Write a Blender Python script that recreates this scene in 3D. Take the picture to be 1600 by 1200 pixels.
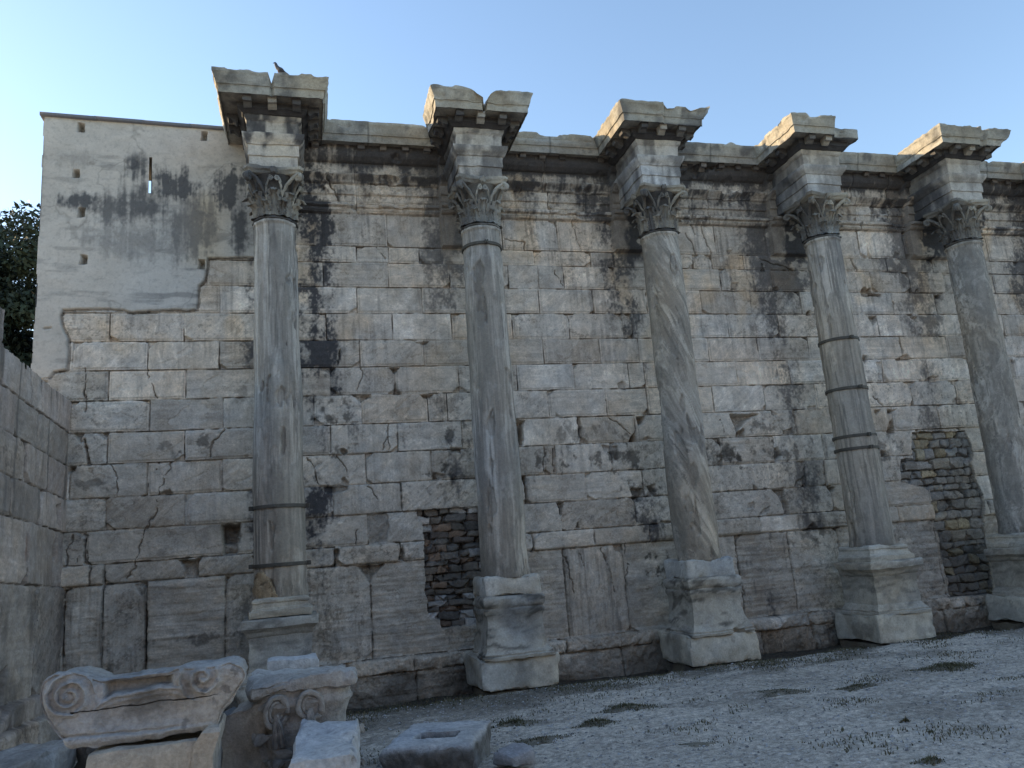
import bpy, math, random
import numpy as np
from mathutils import Matrix, Vector
scene = bpy.context.scene
for o in list(bpy.data.objects): bpy.data.objects.remove(o)

# ------------------------------------------------------------------ camera
Mw = np.array([[0.96653865, -0.0210278, 0.25565771], [-0.24504967, 0.21901718, 0.94444806], [-0.0758531, -0.97549439, 0.20653571]])
cam_d = bpy.data.cameras.new('camera'); cam = bpy.data.objects.new('camera', cam_d); scene.collection.objects.link(cam)
Rc = Matrix([[Mw[i][0], -Mw[i][1], -Mw[i][2]] for i in range(3)])
cam.matrix_world = Matrix.Translation((0, 0, 2.0)) @ Rc.to_4x4()
cam_d.sensor_width = 36.0; cam_d.lens = 27.63; cam_d.clip_end = 2000; cam_d.clip_start = .05
scene.camera = cam
scene.render.resolution_x = 1024; scene.render.resolution_y = 768

# ------------------------------------------------------------------ light
SUN_TO = Vector((-2.6, 1.9, 1.0)).normalized()          # towards the sun: low, left, behind the wall
elev = math.asin(SUN_TO.z); azim = math.atan2(SUN_TO.x, SUN_TO.y)
world = bpy.data.worlds.new('World'); scene.world = world; world.use_nodes = True
wn = world.node_tree; wn.nodes.clear()
sky = wn.nodes.new('ShaderNodeTexSky'); sky.sky_type = 'NISHITA'; sky.sun_disc = False
sky.sun_elevation = elev; sky.sun_rotation = azim; sky.air_density = 1.0; sky.dust_density = 0.3; sky.ozone_density = 1.0
bg = wn.nodes.new('ShaderNodeBackground'); bg.inputs['Strength'].default_value = 0.15
wo = wn.nodes.new('ShaderNodeOutputWorld')
wn.links.new(sky.outputs[0], bg.inputs[0]); wn.links.new(bg.outputs[0], wo.inputs[0])
sun_d = bpy.data.lights.new('sun', 'SUN'); sun_d.energy = 3.8; sun_d.angle = math.radians(.5); sun_d.color = (1.0, .74, .43)
sun = bpy.data.objects.new('sun', sun_d); scene.collection.objects.link(sun)
sun.rotation_euler = (-SUN_TO).to_track_quat('-Z', 'Y').to_euler()
scene.view_settings.view_transform = 'Standard'; scene.view_settings.look = 'None'
scene.view_settings.exposure = 1.24; scene.view_settings.gamma = 1.0

# ------------------------------------------------------------------ noise
_r = np.random.RandomState(7)
T2 = _r.rand(256, 256).astype(np.float32) * 2 - 1
T3 = _r.rand(64, 64, 64).astype(np.float32) * 2 - 1
def vn2(x, z):
    xi = np.floor(x).astype(np.int64); zi = np.floor(z).astype(np.int64)
    fx = x - xi; fz = z - zi; fx = fx * fx * (3 - 2 * fx); fz = fz * fz * (3 - 2 * fz)
    a = T2[xi & 255, zi & 255]; b = T2[(xi + 1) & 255, zi & 255]; c = T2[xi & 255, (zi + 1) & 255]; d = T2[(xi + 1) & 255, (zi + 1) & 255]
    return (a * (1 - fx) + b * fx) * (1 - fz) + (c * (1 - fx) + d * fx) * fz
def fbm2(x, z, octv=4, seed=0, g=.5):
    r = 0; a = 1; t = 0; x = x + seed * 17.31; z = z + seed * 9.77
    for i in range(octv):
        r = r + a * vn2(x, z); t += a; a *= g; x = x * 2.03 + 13.7; z = z * 2.01 + 5.3
    return r / t * 1.7
def vn3(x, y, z):
    xi = np.floor(x).astype(np.int64); yi = np.floor(y).astype(np.int64); zi = np.floor(z).astype(np.int64)
    fx = x - xi; fy = y - yi; fz = z - zi
    fx = fx * fx * (3 - 2 * fx); fy = fy * fy * (3 - 2 * fy); fz = fz * fz * (3 - 2 * fz)
    r = 0
    for i in (0, 1):
        for j in (0, 1):
            for k in (0, 1):
                r = r + T3[(xi + i) & 63, (yi + j) & 63, (zi + k) & 63] * (fx if i else 1 - fx) * (fy if j else 1 - fy) * (fz if k else 1 - fz)
    return r
def fbm3(V, sc=1., octv=4, seed=0, g=.5):
    sc = np.broadcast_to(np.asarray(sc, float), (3,))
    x = V[:, 0] * sc[0] + seed * 7.13; y = V[:, 1] * sc[1] + seed * 3.71; z = V[:, 2] * sc[2] + seed * 11.9
    r = 0; a = 1; t = 0
    for i in range(octv):
        r = r + a * vn3(x, y, z); t += a; a *= g; x = x * 2.03 + 3.7; y = y * 2.01 + 8.1; z = z * 2.02 + 1.3
    return r / t * 1.8
def ss(a, b, x):
    t = np.clip((x - a) / (b - a), 0, 1); return t * t * (3 - 2 * t)
def mix(a, b, t): return a * (1 - t) + b * t
def col3(c, n): return np.tile(np.array(c, float), (n, 1))

# ------------------------------------------------------------------ objects
def tag(o, label=None, cat=None, group=None, kind=None):
    if label: o['label'] = label
    if cat: o['category'] = cat
    if group: o['group'] = group
    if kind: o['kind'] = kind
    return o
def thing(name, loc, label, cat, group=None, rotz=0.):
    o = bpy.data.objects.new(name, None); scene.collection.objects.link(o)
    o.location = loc; o.rotation_euler = (0, 0, rotz); o.empty_display_size = .3
    return tag(o, label, cat, group)
def mesh_obj(name, V, F, col, mat, parent=None, smooth=True, sharp=35):
    """V (n,3); F list of (k,m) index arrays; col (n,3) or None. V is in the parent's local space."""
    V = np.asarray(V, np.float32); F = [np.asarray(f, np.int32) for f in F if len(f)]
    me = bpy.data.meshes.new(name)
    me.vertices.add(len(V)); me.vertices.foreach_set('co', V.ravel())
    li = np.concatenate([f.ravel() for f in F]); lt = np.concatenate([np.full(len(f), f.shape[1], np.int32) for f in F])
    ls = np.concatenate([[0], np.cumsum(lt)[:-1]]).astype(np.int32)
    me.loops.add(len(li)); me.loops.foreach_set('vertex_index', li.astype(np.int32))
    me.polygons.add(len(lt)); me.polygons.foreach_set('loop_start', ls)
    try: me.polygons.foreach_set('loop_total', lt)
    except Exception: pass
    me.update(calc_edges=True); me.validate()
    if col is not None:
        at = me.attributes.new('col', 'FLOAT_COLOR', 'POINT')
        c4 = np.ones((len(V), 4), np.float32); c4[:, :3] = np.clip(col, .004, .95); at.data.foreach_set('color', c4.ravel())
    if smooth:
        me.polygons.foreach_set('use_smooth', np.ones(len(lt), bool))
        if sharp: me.set_sharp_from_angle(angle=math.radians(sharp))
    me.materials.append(mat)
    o = bpy.data.objects.new(name, me); scene.collection.objects.link(o)
    if parent: o.parent = parent
    return o
def gfaces(nu, nv, wrap=False, off=0, flip=False):
    i = np.arange(nu if wrap else nu - 1); j = np.arange(nv - 1)
    I, Jj = np.meshgrid(i, j, indexing='ij'); I = I.ravel(); Jj = Jj.ravel(); I2 = (I + 1) % nu
    f = np.stack([I * nv + Jj, I2 * nv + Jj, I2 * nv + Jj + 1, I * nv + Jj + 1], 1) + off
    return f[:, ::-1] if flip else f
class Geo:
    def __init__(s): s.V = []; s.F = []; s.C = []; s.n = 0
    def add(s, V, F, C=None):
        V = np.asarray(V, float).reshape(-1, 3)
        for f in F:
            if len(f): s.F.append(np.asarray(f) + s.n)
        s.V.append(V); s.C.append(C if C is not None else np.full((len(V), 3), .4)); s.n += len(V); return s
    def arr(s): return np.concatenate(s.V), s.F, np.concatenate(s.C)
def tube(path, rad, nseg=8, cap=True):
    path = np.asarray(path, float); n = len(path); rad = np.broadcast_to(np.asarray(rad, float), (n,))
    t = np.gradient(path, axis=0); t /= np.linalg.norm(t, axis=1)[:, None] + 1e-9
    ref = np.array([0, 0, 1.]); 
    if abs(t[0] @ ref) > .9: ref = np.array([1., 0, 0])
    V = []; a0 = np.cross(t[0], ref); a0 /= np.linalg.norm(a0)
    for i in range(n):
        a0 = a0 - t[i] * (a0 @ t[i]); a0 /= np.linalg.norm(a0) + 1e-9; b0 = np.cross(t[i], a0)
        th = np.linspace(0, 2 * math.pi, nseg, endpoint=False)
        V.append(path[i] + rad[i] * (np.cos(th)[:, None] * a0 + np.sin(th)[:, None] * b0))
    V = np.array(V)                                  # n, nseg
    Vt = V.transpose(1, 0, 2).reshape(-1, 3); F = [gfaces(nseg, n, True)]
    if cap:
        F.append(np.array([[k * n for k in range(nseg)][::-1]])); F.append(np.array([[k * n + n - 1 for k in range(nseg)]]))
    return Vt, F
def lathe(prof, nseg=48, axis=(0, 0)):
    prof = np.asarray(prof, float); th = np.linspace(0, 2 * math.pi, nseg, endpoint=False)
    V = np.stack([np.cos(th)[:, None] * prof[None, :, 0] + axis[0], np.sin(th)[:, None] * prof[None, :, 0] + axis[1], np.tile(prof[:, 1], (nseg, 1))], 2)
    return V.reshape(-1, 3), [gfaces(nseg, len(prof), True)]
def resample(P, step):
    P = np.asarray(P, float); out = [P[0]]
    for a, b in zip(P[:-1], P[1:]):
        n = max(1, int(np.ceil(np.linalg.norm(b - a) / step)))
        for k in range(1, n + 1): out.append(a + (b - a) * k / n)
    return np.array(out)
def rbox(sx, sy, sz, step=.04, r=.03, amp=.012, seed=0, low=.02, taper=0.):
    """worn block: rounded subdivided box, base centre at the origin"""
    G = Geo(); h = np.array([sx, sy, sz]) / 2
    n = [max(3, int(s / step)) for s in (sx, sy, sz)]
    for ax in range(3):
        b, c = [i for i in range(3) if i != ax]
        B, Cc = np.meshgrid(np.linspace(-h[b], h[b], n[b]), np.linspace(-h[c], h[c], n[c]), indexing='ij')
        for s in (-1, 1):
            P = np.zeros((B.size, 3)); P[:, ax] = s * h[ax]; P[:, b] = B.ravel(); P[:, c] = Cc.ravel()
            flip = (s > 0) == (ax == 1)
            G.add(P, [gfaces(n[b], n[c], flip=flip)])
    V, F, _ = G.arr()
    inner = np.clip(V, -(h - r), h - r); d = V - inner; L = np.linalg.norm(d, axis=1)[:, None]
    N = d / (L + 1e-9); V = inner + N * np.minimum(L, r)
    if taper: V[:, :2] *= (1 - taper * (V[:, 2] / sz + .5))[:, None]
    Q = V + seed * 3.3
    V = V + N * (amp * fbm3(Q, 9, 4, seed) + low * fbm3(Q, 2.2, 3, seed + 5))[:, None]
    edge = np.sort(h - np.abs(np.clip(V, -h, h)), axis=1)[:, 1]
    V = V - N * (np.exp(-edge / .05) * np.maximum(0, fbm3(Q, 5, 3, seed + 9)) * low * 2.2)[:, None]
    V[:, 2] += h[2]
    return V, F
# weathered stone colour for free-standing pieces, from world position
SOOT_SHADE = np.array([.050, .050, .056])  # near-black for soot stains and for the shade painted behind the capitals
def stonecol(V, base=(.40, .37, .32), seed=0, dark=.35, spots=.5, veins=0.):
    n = len(V); c = col3(base, n)
    a = fbm3(V, 1.6, 3, seed); b = fbm3(V, 6, 4, seed + 3); w = fbm3(V, 1.1, 3, seed + 6)
    c *= (1 + .16 * a + .12 * b)[:, None]; c *= np.stack([1 + .06 * w, np.ones(n), 1 - .09 * w], 1)
    if veins: c *= (1 - veins * ss(.15, .6, fbm3(V, (2.2, 2.2, 14), 4, seed + 8)))[:, None]
    m = ss(.28, .75, fbm3(V, (3, 3, 2.2), 5, seed + 11)) * dark
    c = c * (1 - m[:, None]) + SOOT_SHADE * m[:, None]
    m = ss(.35, .6, fbm3(V, 16, 4, seed + 13)) * spots * ss(-.2, .4, b)
    c = c * (1 - .6 * m[:, None]) + SOOT_SHADE * .6 * m[:, None]
    return c

# ------------------------------------------------------------------ materials
def stone_mat(name, bump=.35, fine=.22, scale=1., rough=.88):
    m = bpy.data.materials.new(name); m.use_nodes = True; nt = m.node_tree; nt.nodes.clear()
    N = nt.nodes.new; L = nt.links.new
    out = N('ShaderNodeOutputMaterial'); bs = N('ShaderNodeBsdfPrincipled'); at = N('ShaderNodeAttribute'); at.attribute_name = 'col'
    geo = N('ShaderNodeNewGeometry')
    n1 = N('ShaderNodeTexNoise'); n1.inputs['Scale'].default_value = 38 * scale; n1.inputs['Detail'].default_value = 7; n1.inputs['Roughness'].default_value = .68
    n2 = N('ShaderNodeTexNoise'); n2.inputs['Scale'].default_value = 9 * scale; n2.inputs['Detail'].default_value = 6; n2.inputs['Roughness'].default_value = .74
    L(geo.outputs['Position'], n1.inputs['Vector']); L(geo.outputs['Position'], n2.inputs['Vector'])
    mr = N('ShaderNodeMapRange'); mr.inputs[1].default_value = .25; mr.inputs[2].default_value = .75; mr.inputs[3].default_value = 1 - fine; mr.inputs[4].default_value = 1 + fine
    L(n1.outputs['Fac'], mr.inputs[0])
    mr2 = N('ShaderNodeMapRange'); mr2.inputs[1].default_value = .3; mr2.inputs[2].default_value = .7; mr2.inputs[3].default_value = 1 - fine * .8; mr2.inputs[4].default_value = 1 + fine * .75
    L(n2.outputs['Fac'], mr2.inputs[0])
    mu = N('ShaderNodeMath'); mu.operation = 'MULTIPLY'; L(mr.outputs[0], mu.inputs[0]); L(mr2.outputs[0], mu.inputs[1])
    vm = N('ShaderNodeVectorMath'); vm.operation = 'SCALE'; L(at.outputs['Color'], vm.inputs[0]); L(mu.outputs[0], vm.inputs['Scale'])
    L(vm.outputs[0], bs.inputs['Base Color'])
    ad = N('ShaderNodeMath'); ad.operation = 'ADD'; L(n1.outputs['Fac'], ad.inputs[0]); L(n2.outputs['Fac'], ad.inputs[1])
    bp = N('ShaderNodeBump'); bp.inputs['Strength'].default_value = bump; bp.inputs['Distance'].default_value = .02 / scale
    L(ad.outputs[0], bp.inputs['Height']); L(bp.outputs[0], bs.inputs['Normal'])
    bs.inputs['Roughness'].default_value = rough; bs.inputs['Specular IOR Level'].default_value = .25
    L(bs.outputs[0], out.inputs[0]); return m
M_STONE = stone_mat('weathered_marble'); M_PLASTER = stone_mat('lime_plaster', .15, .10); M_SHAFT = stone_mat('veined_marble', .3, .16)
M_ROUGH = stone_mat('rough_stone', .7, .28, .8); M_GROUND = stone_mat('gravel_ground', 1.0, .62, 2.0, .95)
M_IRON = stone_mat('old_iron', .3, .25, 2., .6); M_LEAF = stone_mat('leaves', 0., .15, .4, .6); M_GRASS = stone_mat('dry_grass', 0., .2, .5, .8)
M_LEAD = stone_mat('lead_sheet', .15, .12, .6, .6); M_BIRD = stone_mat('feathers', .2, .15, 3., .7)

# ------------------------------------------------------------------ the masonry height field
YW = 13.4
LV= [0.46, 1.96, 2.27, 2.775, 3.27, 3.79, 4.29, 4.8, 5.29, 5.77, 6.26, 6.745, 7.205, 7.51, 8.13]
JT= {0: [-3.52, -3.0, -2.39, -1.26, 0.98, 4.31, 5.44, 7.68, 8.79], 1: [-3.19, -3.0, 0.43, 1.49, 3.78, 4.91, 5.99, 8.24, 9.07], 2: [-3.27, 0.97, 4.33, 5.76, 9.9], 3: [-3.0, -1.86, 0.42, 1.55, 3.72, 4.87, 5.96, 9.36, 9.82], 4: [-2.42, -1.3, 0.98, 2.09, 4.13, 4.33, 5.4, 7.63, 8.78, 9.88], 5: [-3.0, -1.87, 0.41, 1.53, 2.65, 3.71, 4.82, 5.94, 9.32, 11.61, 12.74], 6: [-3.57, -2.4, -1.29, 0.15, 0.94, 2.08, 2.42, 4.28, 5.4, 6.23, 7.6, 8.72, 9.89, 12.17, 13.29], 7: [-3.01, -1.86, 0.43, 1.53, 2.66, 3.73, 4.82, 5.91, 6.23, 8.18, 9.36, 11.57, 12.7], 8: [-2.44, -1.35, 0.94, 2.06, 4.27, 5.38, 6.17, 7.64, 8.74, 9.89, 12.12, 13.29], 9: [-3.02, -1.9, 0.39, 1.53, 2.59, 3.72, 4.82, 5.9, 6.09, 8.14, 9.27, 11.64, 12.56, 14.9], 10: [-1.34, 0.93, 2.08, 4.27, 5.35, 6.45, 7.62, 8.72, 9.87, 12.11, 13.21, 15.45], 11: [-1.55, 0.36, 1.5, 2.61, 3.72, 4.3, 4.8, 5.84, 8.11, 8.87, 9.28, 11.68, 12.64, 13.54, 14.87], 12: [0.95, 1.52, 2.07, 2.51, 4.25, 5.39, 5.88, 7.56, 7.97, 8.69, 11.31, 12.13, 13.32], 13: [0.36, 1.51, 2.55, 3.66, 4.75, 5.89, 8.11, 9.3, 11.53, 12.67]}
HO=[
(0.1,[(1.86,5.74),(2.16,5.74),(2.11,5.67),(1.93,5.68)]),
(0.06,[(0.27,5.28),(0.54,5.28),(0.44,5.16),(0.4,5.16)]),
(0.1,[(1.42,5.28),(1.63,5.27),(1.54,5.16),(1.5,5.16)]),
(0.1,[(1.53,5.02),(1.55,4.88),(1.65,4.81),(1.64,4.78),(1.47,4.78),(1.5,4.86)]),
(0.08,[(0.83,4.79),(1.11,4.79),(1.11,4.73),(0.99,4.71),(0.93,4.65),(0.87,4.72)]),
(0.1,[(1.95,4.78),(2.2,4.78),(2.13,4.7),(2.01,4.7)]),
(0.03,[(0.56,3.87),(0.62,3.9),(0.68,3.87),(0.69,3.8),(0.62,3.77),(0.56,3.81)]),
(0.1,[(0.2,3.28),(0.69,3.27),(0.67,3.17),(0.42,3.14),(0.24,3.16)]),
(0.05,[(0.97,2.77),(1.29,2.79),(1.33,2.68),(1.29,2.28),(0.97,2.28)]),
(0.15,[(0.41,2.24),(0.49,2.24),(0.49,1.96),(0.41,1.97)]),
(0.16,[(1.52,2.24),(1.56,1.95),(1.43,1.97)]),
(0.12,[(0.77,1.94),(1.21,1.95),(1.17,1.89),(1.02,1.76),(0.97,1.65),(0.91,1.75)]),
(0.1,[(0.61,3.9),(0.68,3.87),(0.68,3.8),(0.62,3.78),(0.56,3.81),(0.56,3.87)]),
(0.1,[(0.55,3.39),(0.62,3.42),(0.7,3.31),(0.67,3.25),(0.57,3.29)]),
(0.1,[(2.11,3.41),(2.34,3.38),(2.31,3.28),(2.1,3.29)]),
(0.07,[(2.41,3.74),(2.61,3.72),(2.62,3.81),(2.41,3.84)]),
(0.06,[(5.67,4.89),(5.76,4.95),(5.85,4.88),(5.82,4.77),(5.67,4.79)]),
(0.06,[(4.4,4.39),(4.54,4.28),(4.37,4.28)]),
(0.28,[(3.67,4.27),(3.84,4.27),(3.76,4.11),(3.75,3.81),(3.66,3.79)]),
(0.2,[(5.96,4.26),(6.15,4.26),(6.09,4.12),(5.99,4.07)]),
(0.2,[(5.93,4.0),(5.94,3.78),(5.77,3.79),(5.82,3.89)]),
(0.08,[(4.84,3.93),(4.99,3.83),(4.98,3.77),(4.84,3.79)]),
(0.08,[(5.99,3.81),(6.16,3.89),(6.28,3.82),(5.99,3.8)]),
(0.1,[(4.8,4.26),(4.87,4.27),(4.87,4.07),(4.81,3.93)]),
(0.28,[(3.68,3.27),(3.74,3.27),(3.75,2.79),(3.72,2.79)]),
(0.12,[(5.71,2.93),(5.76,2.95),(5.95,2.93),(5.93,2.77),(5.81,2.67),(5.71,2.76)]),
(0.08,[(6.02,2.96),(6.2,2.98),(6.18,2.78),(6.1,2.79)]),
(0.12,[(4.25,2.77),(4.42,2.77),(4.39,2.66),(4.32,2.54)]),
(0.08,[(4.64,2.41),(4.69,2.28),(4.57,2.29)]),
(0.05,[(5.23,3.76),(5.55,3.73),(5.53,3.4),(5.42,3.55),(5.29,3.63)]),
(0.08,[(6.22,2.32),(6.47,2.31),(6.44,2.26),(6.21,2.27)]),
(0.1,[(5.25,1.98),(5.45,1.96),(5.43,1.78),(5.29,1.86)]),
(0.15,[(3.76,2.04),(3.8,2.06),(3.78,1.96),(3.73,1.95)]),
(0.06,[(3.74,2.3),(3.78,2.3),(3.77,2.23),(3.74,2.24)]),
(0.03,[(8.32,6.93),(8.53,6.93),(8.41,6.72),(8.28,6.72)]),
(0.06,[(9.26,6.83),(9.38,6.84),(9.42,6.76),(9.24,6.72)]),
(0.05,[(8.34,7.61),(8.5,7.63),(8.38,7.49)]),
(0.12,[(9.97,6.33),(10.05,6.33),(10.04,6.24),(9.96,6.24)]),
(0.22,[(7.91,4.24),(8.63,4.24),(8.46,4.18),(8.28,4.12),(8.12,3.97),(7.99,3.88)]),
(0.16,[(8.0,3.89),(8.17,3.96),(8.18,3.77),(7.98,3.78)]),
(0.05,[(8.99,3.89),(9.24,3.93),(9.26,3.81),(9.0,3.78)]),
(0.05,[(8.82,4.3),(8.97,4.2),(8.88,4.16),(8.8,4.2)]),
(0.04,[(9.66,4.34),(9.85,4.35),(9.84,4.25),(9.67,4.25)]),
(0.1,[(8.78,3.56),(8.86,3.57),(8.92,3.39),(8.86,3.27),(8.73,3.28)]),
(0.04,[(7.44,3.46),(7.64,3.5),(7.62,3.28),(7.42,3.28)]),
(0.12,[(10.16,4.21),(10.23,4.0),(10.17,3.95),(10.14,4.03)]),
(0.14,[(8.21,2.87),(8.33,2.76),(8.19,2.76)]),
(0.12,[(8.59,2.76),(8.89,2.75),(8.86,2.61),(8.93,2.46),(8.9,2.26),(8.79,2.27),(8.78,2.49),(8.69,2.67)]),
(0.14,[(9.81,2.74),(10.05,2.74),(9.9,2.63)]),
(0.05,[(9.35,2.99),(9.31,2.77),(9.07,2.77),(9.12,2.89)]),
(0.05,[(8.06,2.54),(8.19,2.55),(8.18,2.42),(8.02,2.43)]),
(0.05,[(8.28,2.35),(8.52,2.47),(8.49,2.37),(8.26,2.26),(8.21,2.26)]),
(0.14,[(9.18,1.95),(9.36,2.09),(9.49,1.96),(9.46,1.93)]),
(0.16,[(11.35,6.72),(11.4,6.84),(11.49,6.87),(11.54,6.81),(11.64,6.85),(11.65,6.73),(11.85,6.7),(11.84,6.64),(11.58,6.65),(11.36,6.65)]),
(0.14,[(11.42,6.22),(11.67,6.22),(11.55,6.01),(11.52,6.01)]),
(0.14,[(12.54,6.21),(12.67,6.21),(12.66,6.06),(12.58,6.09)]),
(0.12,[(13.21,6.71),(13.39,6.71),(13.3,6.61),(13.23,6.6)]),
(0.14,[(14.88,5.91),(14.89,5.72),(14.81,5.72)]),
(0.06,[(11.71,7.75),(11.79,7.5),(11.66,7.53)]),
(0.05,[(12.38,7.68),(12.52,7.65),(12.54,7.52),(12.33,7.52)]),
(0.05,[(12.73,6.79),(12.82,6.84),(12.83,6.74),(12.72,6.74)]),
(0.1,[(11.92,5.27),(12.11,5.35),(12.22,5.39),(12.33,5.27),(12.33,5.24),(11.93,5.25)]),
(0.06,[(11.42,5.22),(11.55,5.22),(11.57,5.03),(11.69,4.76),(11.37,4.75),(11.43,5.03)]),
(0.14,[(12.72,4.91),(12.92,4.9),(12.93,4.75),(12.69,4.75)]),
(0.05,[(13.3,4.45),(13.42,4.25),(13.13,4.26),(13.15,4.37)]),
(0.12,[(11.48,4.23),(11.73,4.23),(11.61,4.14),(11.48,4.12)]),
(0.14,[(11.59,4.06),(11.59,3.74),(11.48,3.71),(11.39,3.75),(11.42,3.83)]),
(0.12,[(11.19,3.4),(11.3,3.39),(11.27,3.26),(11.18,3.27)]),
(0.1,[(11.13,5.39),(11.23,5.36),(11.23,5.28),(11.12,5.16)]),
(0.12,[(14.91,5.22),(15.01,5.21),(14.99,5.13),(14.92,5.13)]),
(0.1,[(11.18,4.23),(11.34,4.23),(11.2,4.1)]),
(0.1,[(-3.49,4.3),(-3.34,4.29),(-3.35,4.16),(-3.38,4.13),(-3.44,4.18)]),
(0.12,[(-3.36,4.22),(-3.31,4.22),(-3.25,3.92),(-3.2,3.78),(-3.3,3.79),(-3.29,3.9)]),
(0.04,[(-3.19,4.3),(-2.91,4.29),(-3.0,4.25),(-3.0,4.18),(-3.07,4.19)]),
(0.12,[(-3.58,3.77),(-3.44,3.77),(-3.46,3.71),(-3.54,3.66),(-3.58,3.69)]),
(0.1,[(-2.26,3.28),(-2.17,3.34),(-2.08,3.36),(-2.05,3.29),(-2.09,3.26)]),
(0.03,[(-3.27,3.75),(-3.18,3.74),(-3.2,3.66),(-3.26,3.68)]),
(0.03,[(-0.97,3.84),(-0.89,3.84),(-0.89,3.79),(-0.97,3.79)]),
(0.16,[(-1.35,2.76),(-1.03,2.76),(-1.02,2.63),(-1.03,2.43),(-1.28,2.44),(-1.29,2.64)]),
(0.06,[(-2.51,5.8),(-2.43,5.8),(-2.44,5.71)]),
(0.16,[(-1.34,2.75),(-1.03,2.73),(-1.1,2.49),(-1.04,2.33),(-1.09,2.26),(-1.28,2.27)]),
(0.16,[(-1.97,2.25),(-1.62,2.25),(-1.65,2.18),(-1.64,1.96),(-1.86,1.97),(-1.86,2.11),(-1.93,2.22)]),
(0.06,[(-2.58,1.94),(-2.35,1.96),(-2.39,1.85),(-2.47,1.74),(-2.55,1.86)]),
(0.14,[(-3.56,1.95),(-3.39,1.95),(-3.5,1.89),(-3.52,1.76),(-3.49,0.78),(-3.52,0.76)]),
(0.12,[(-2.42,1.66),(-2.38,1.66),(-2.37,0.66),(-2.41,0.66)]),
(0.1,[(-1.26,1.95),(-1.18,1.94),(-1.24,1.75),(-1.26,1.56)]),
(0.12,[(-0.86,2.23),(-0.8,2.24),(-0.8,2.17),(-0.87,2.16)]),
(0.1,[(-3.29,2.4),(-3.26,2.4),(-3.2,2.28),(-3.25,2.26)]),
]
CR=[
[(-2.08,3.78),(-2.17,3.52),(-2.23,3.32),(-2.26,3.25),(-2.26,3.11),(-2.33,2.95),(-2.44,2.7),(-2.51,2.53)],
[(-2.49,2.59),(-2.52,2.48),(-2.54,2.26),(-2.62,2.12),(-2.67,2.04)],
[(-2.45,5.31),(-2.4,5.15),(-2.35,4.97),(-2.3,4.83)],
[(-3.35,5.33),(-3.32,5.16),(-3.35,5.02),(-3.33,4.79)],
[(-3.35,4.98),(-3.33,4.77),(-3.35,4.64)],
[(-2.97,3.78),(-2.84,3.61),(-2.84,3.44),(-2.85,3.27)],
[(-1.29,4.27),(-1.43,4.08),(-1.49,3.84)],
[(-3.44,2.73),(-3.52,2.51),(-3.53,2.28)],
[(-3.29,2.74),(-3.26,2.41),(-3.19,2.24),(-3.17,2.01)],
[(1.39,4.27),(1.37,4.06),(1.29,3.91),(1.27,3.84)],
[(1.37,4.06),(1.37,3.8)],
[(0.96,5.28),(0.93,5.1),(0.88,4.88)],
[(0.62,5.61),(0.57,5.33)],
[(0.5,3.77),(0.64,3.57),(0.7,3.35)],
[(0.02,3.75),(0.12,3.55),(0.2,3.31)],
[(0.82,2.52),(0.77,2.42),(0.77,2.3)],
[(0.97,3.25),(1.05,3.18),(1.15,3.01)],
[(1.31,7.5),(1.43,7.29)],
[(0.41,8.83),(0.55,8.61),(0.68,8.32)],
[(4.63,7.11),(4.75,6.82)],
[(5.43,4.26),(5.6,4.14),(5.87,3.89)],
[(5.08,8.13),(5.13,7.84),(5.2,7.5)],
[(3.7,7.72),(4.07,7.68),(4.08,7.5)],
[(7.46,7.96),(7.61,7.63),(7.65,7.5)],
[(7.83,8.16),(7.87,7.83),(7.98,7.62),(7.98,7.51)],
[(7.62,8.13),(7.68,7.94)],
[(9.0,7.46),(9.4,7.34),(9.8,7.22)],
[(7.73,1.94),(7.65,1.69),(7.7,1.08),(7.72,0.88)],
[(9.32,4.24),(9.33,3.78)],
[(7.7,4.11),(7.75,3.89)],
[(9.4,3.2),(9.34,2.78)],
[(9.79,3.0),(9.81,2.8)],
[(12.1,5.74),(12.12,5.52),(12.14,5.35)],
[(11.27,7.49),(11.34,7.21)],
[(12.14,6.56),(12.09,6.25)],
[(11.21,4.5),(11.42,4.31)],
[(5.49,1.96),(5.45,1.07)],
[(4.32,1.98),(4.38,1.6),(4.46,1.2)],
[(5.03,1.92),(5.14,1.54),(5.21,1.14)],
[(4.62,1.87),(4.66,1.58)],
[(4.13,3.74),(4.09,3.33)],
[(4.29,3.74),(4.27,3.32)],
]
RUB1= [(1.81, 2.78), (2.87, 2.77), (2.9, 2.67), (2.86, 2.31), (2.85, 1.02), (2.7, 0.83), (2.1, 0.85), (2.09, 0.99), (1.9, 1.03), (1.88, 1.67), (1.89, 2.59), (1.8, 2.67)]
RUB2= [(12.03, 3.74), (13.3, 3.72), (13.44, 3.28), (13.31, 3.05), (13.38, 2.69), (13.47, 2.38), (13.38, 2.03), (13.32, 1.44), (13.28, 0.56), (13.23, 0.44), (12.17, 0.45), (12.18, 0.82), (12.17, 1.35), (12.17, 1.9), (12.18, 2.54), (12.0, 2.63), (11.53, 2.74), (11.61, 3.21), (11.92, 3.22)]
SLAB= [(11.19, 1.94), (12.15, 1.92), (12.12, 0.45), (11.62, 0.46)]
PLB= [(-0.78, 7.25), (-1.53, 7.22), (-1.58, 6.81), (-1.66, 6.72), (-1.7, 6.31), (-2.56, 6.28), (-2.68, 6.26), (-2.83, 6.3), (-3.04, 6.31), (-3.7, 6.3), (-3.73, 6.2), (-3.71, 6.05), (-3.62, 5.82), (-3.6, 5.32), (-3.8, 5.27), (-3.85, 5.19)]

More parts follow.
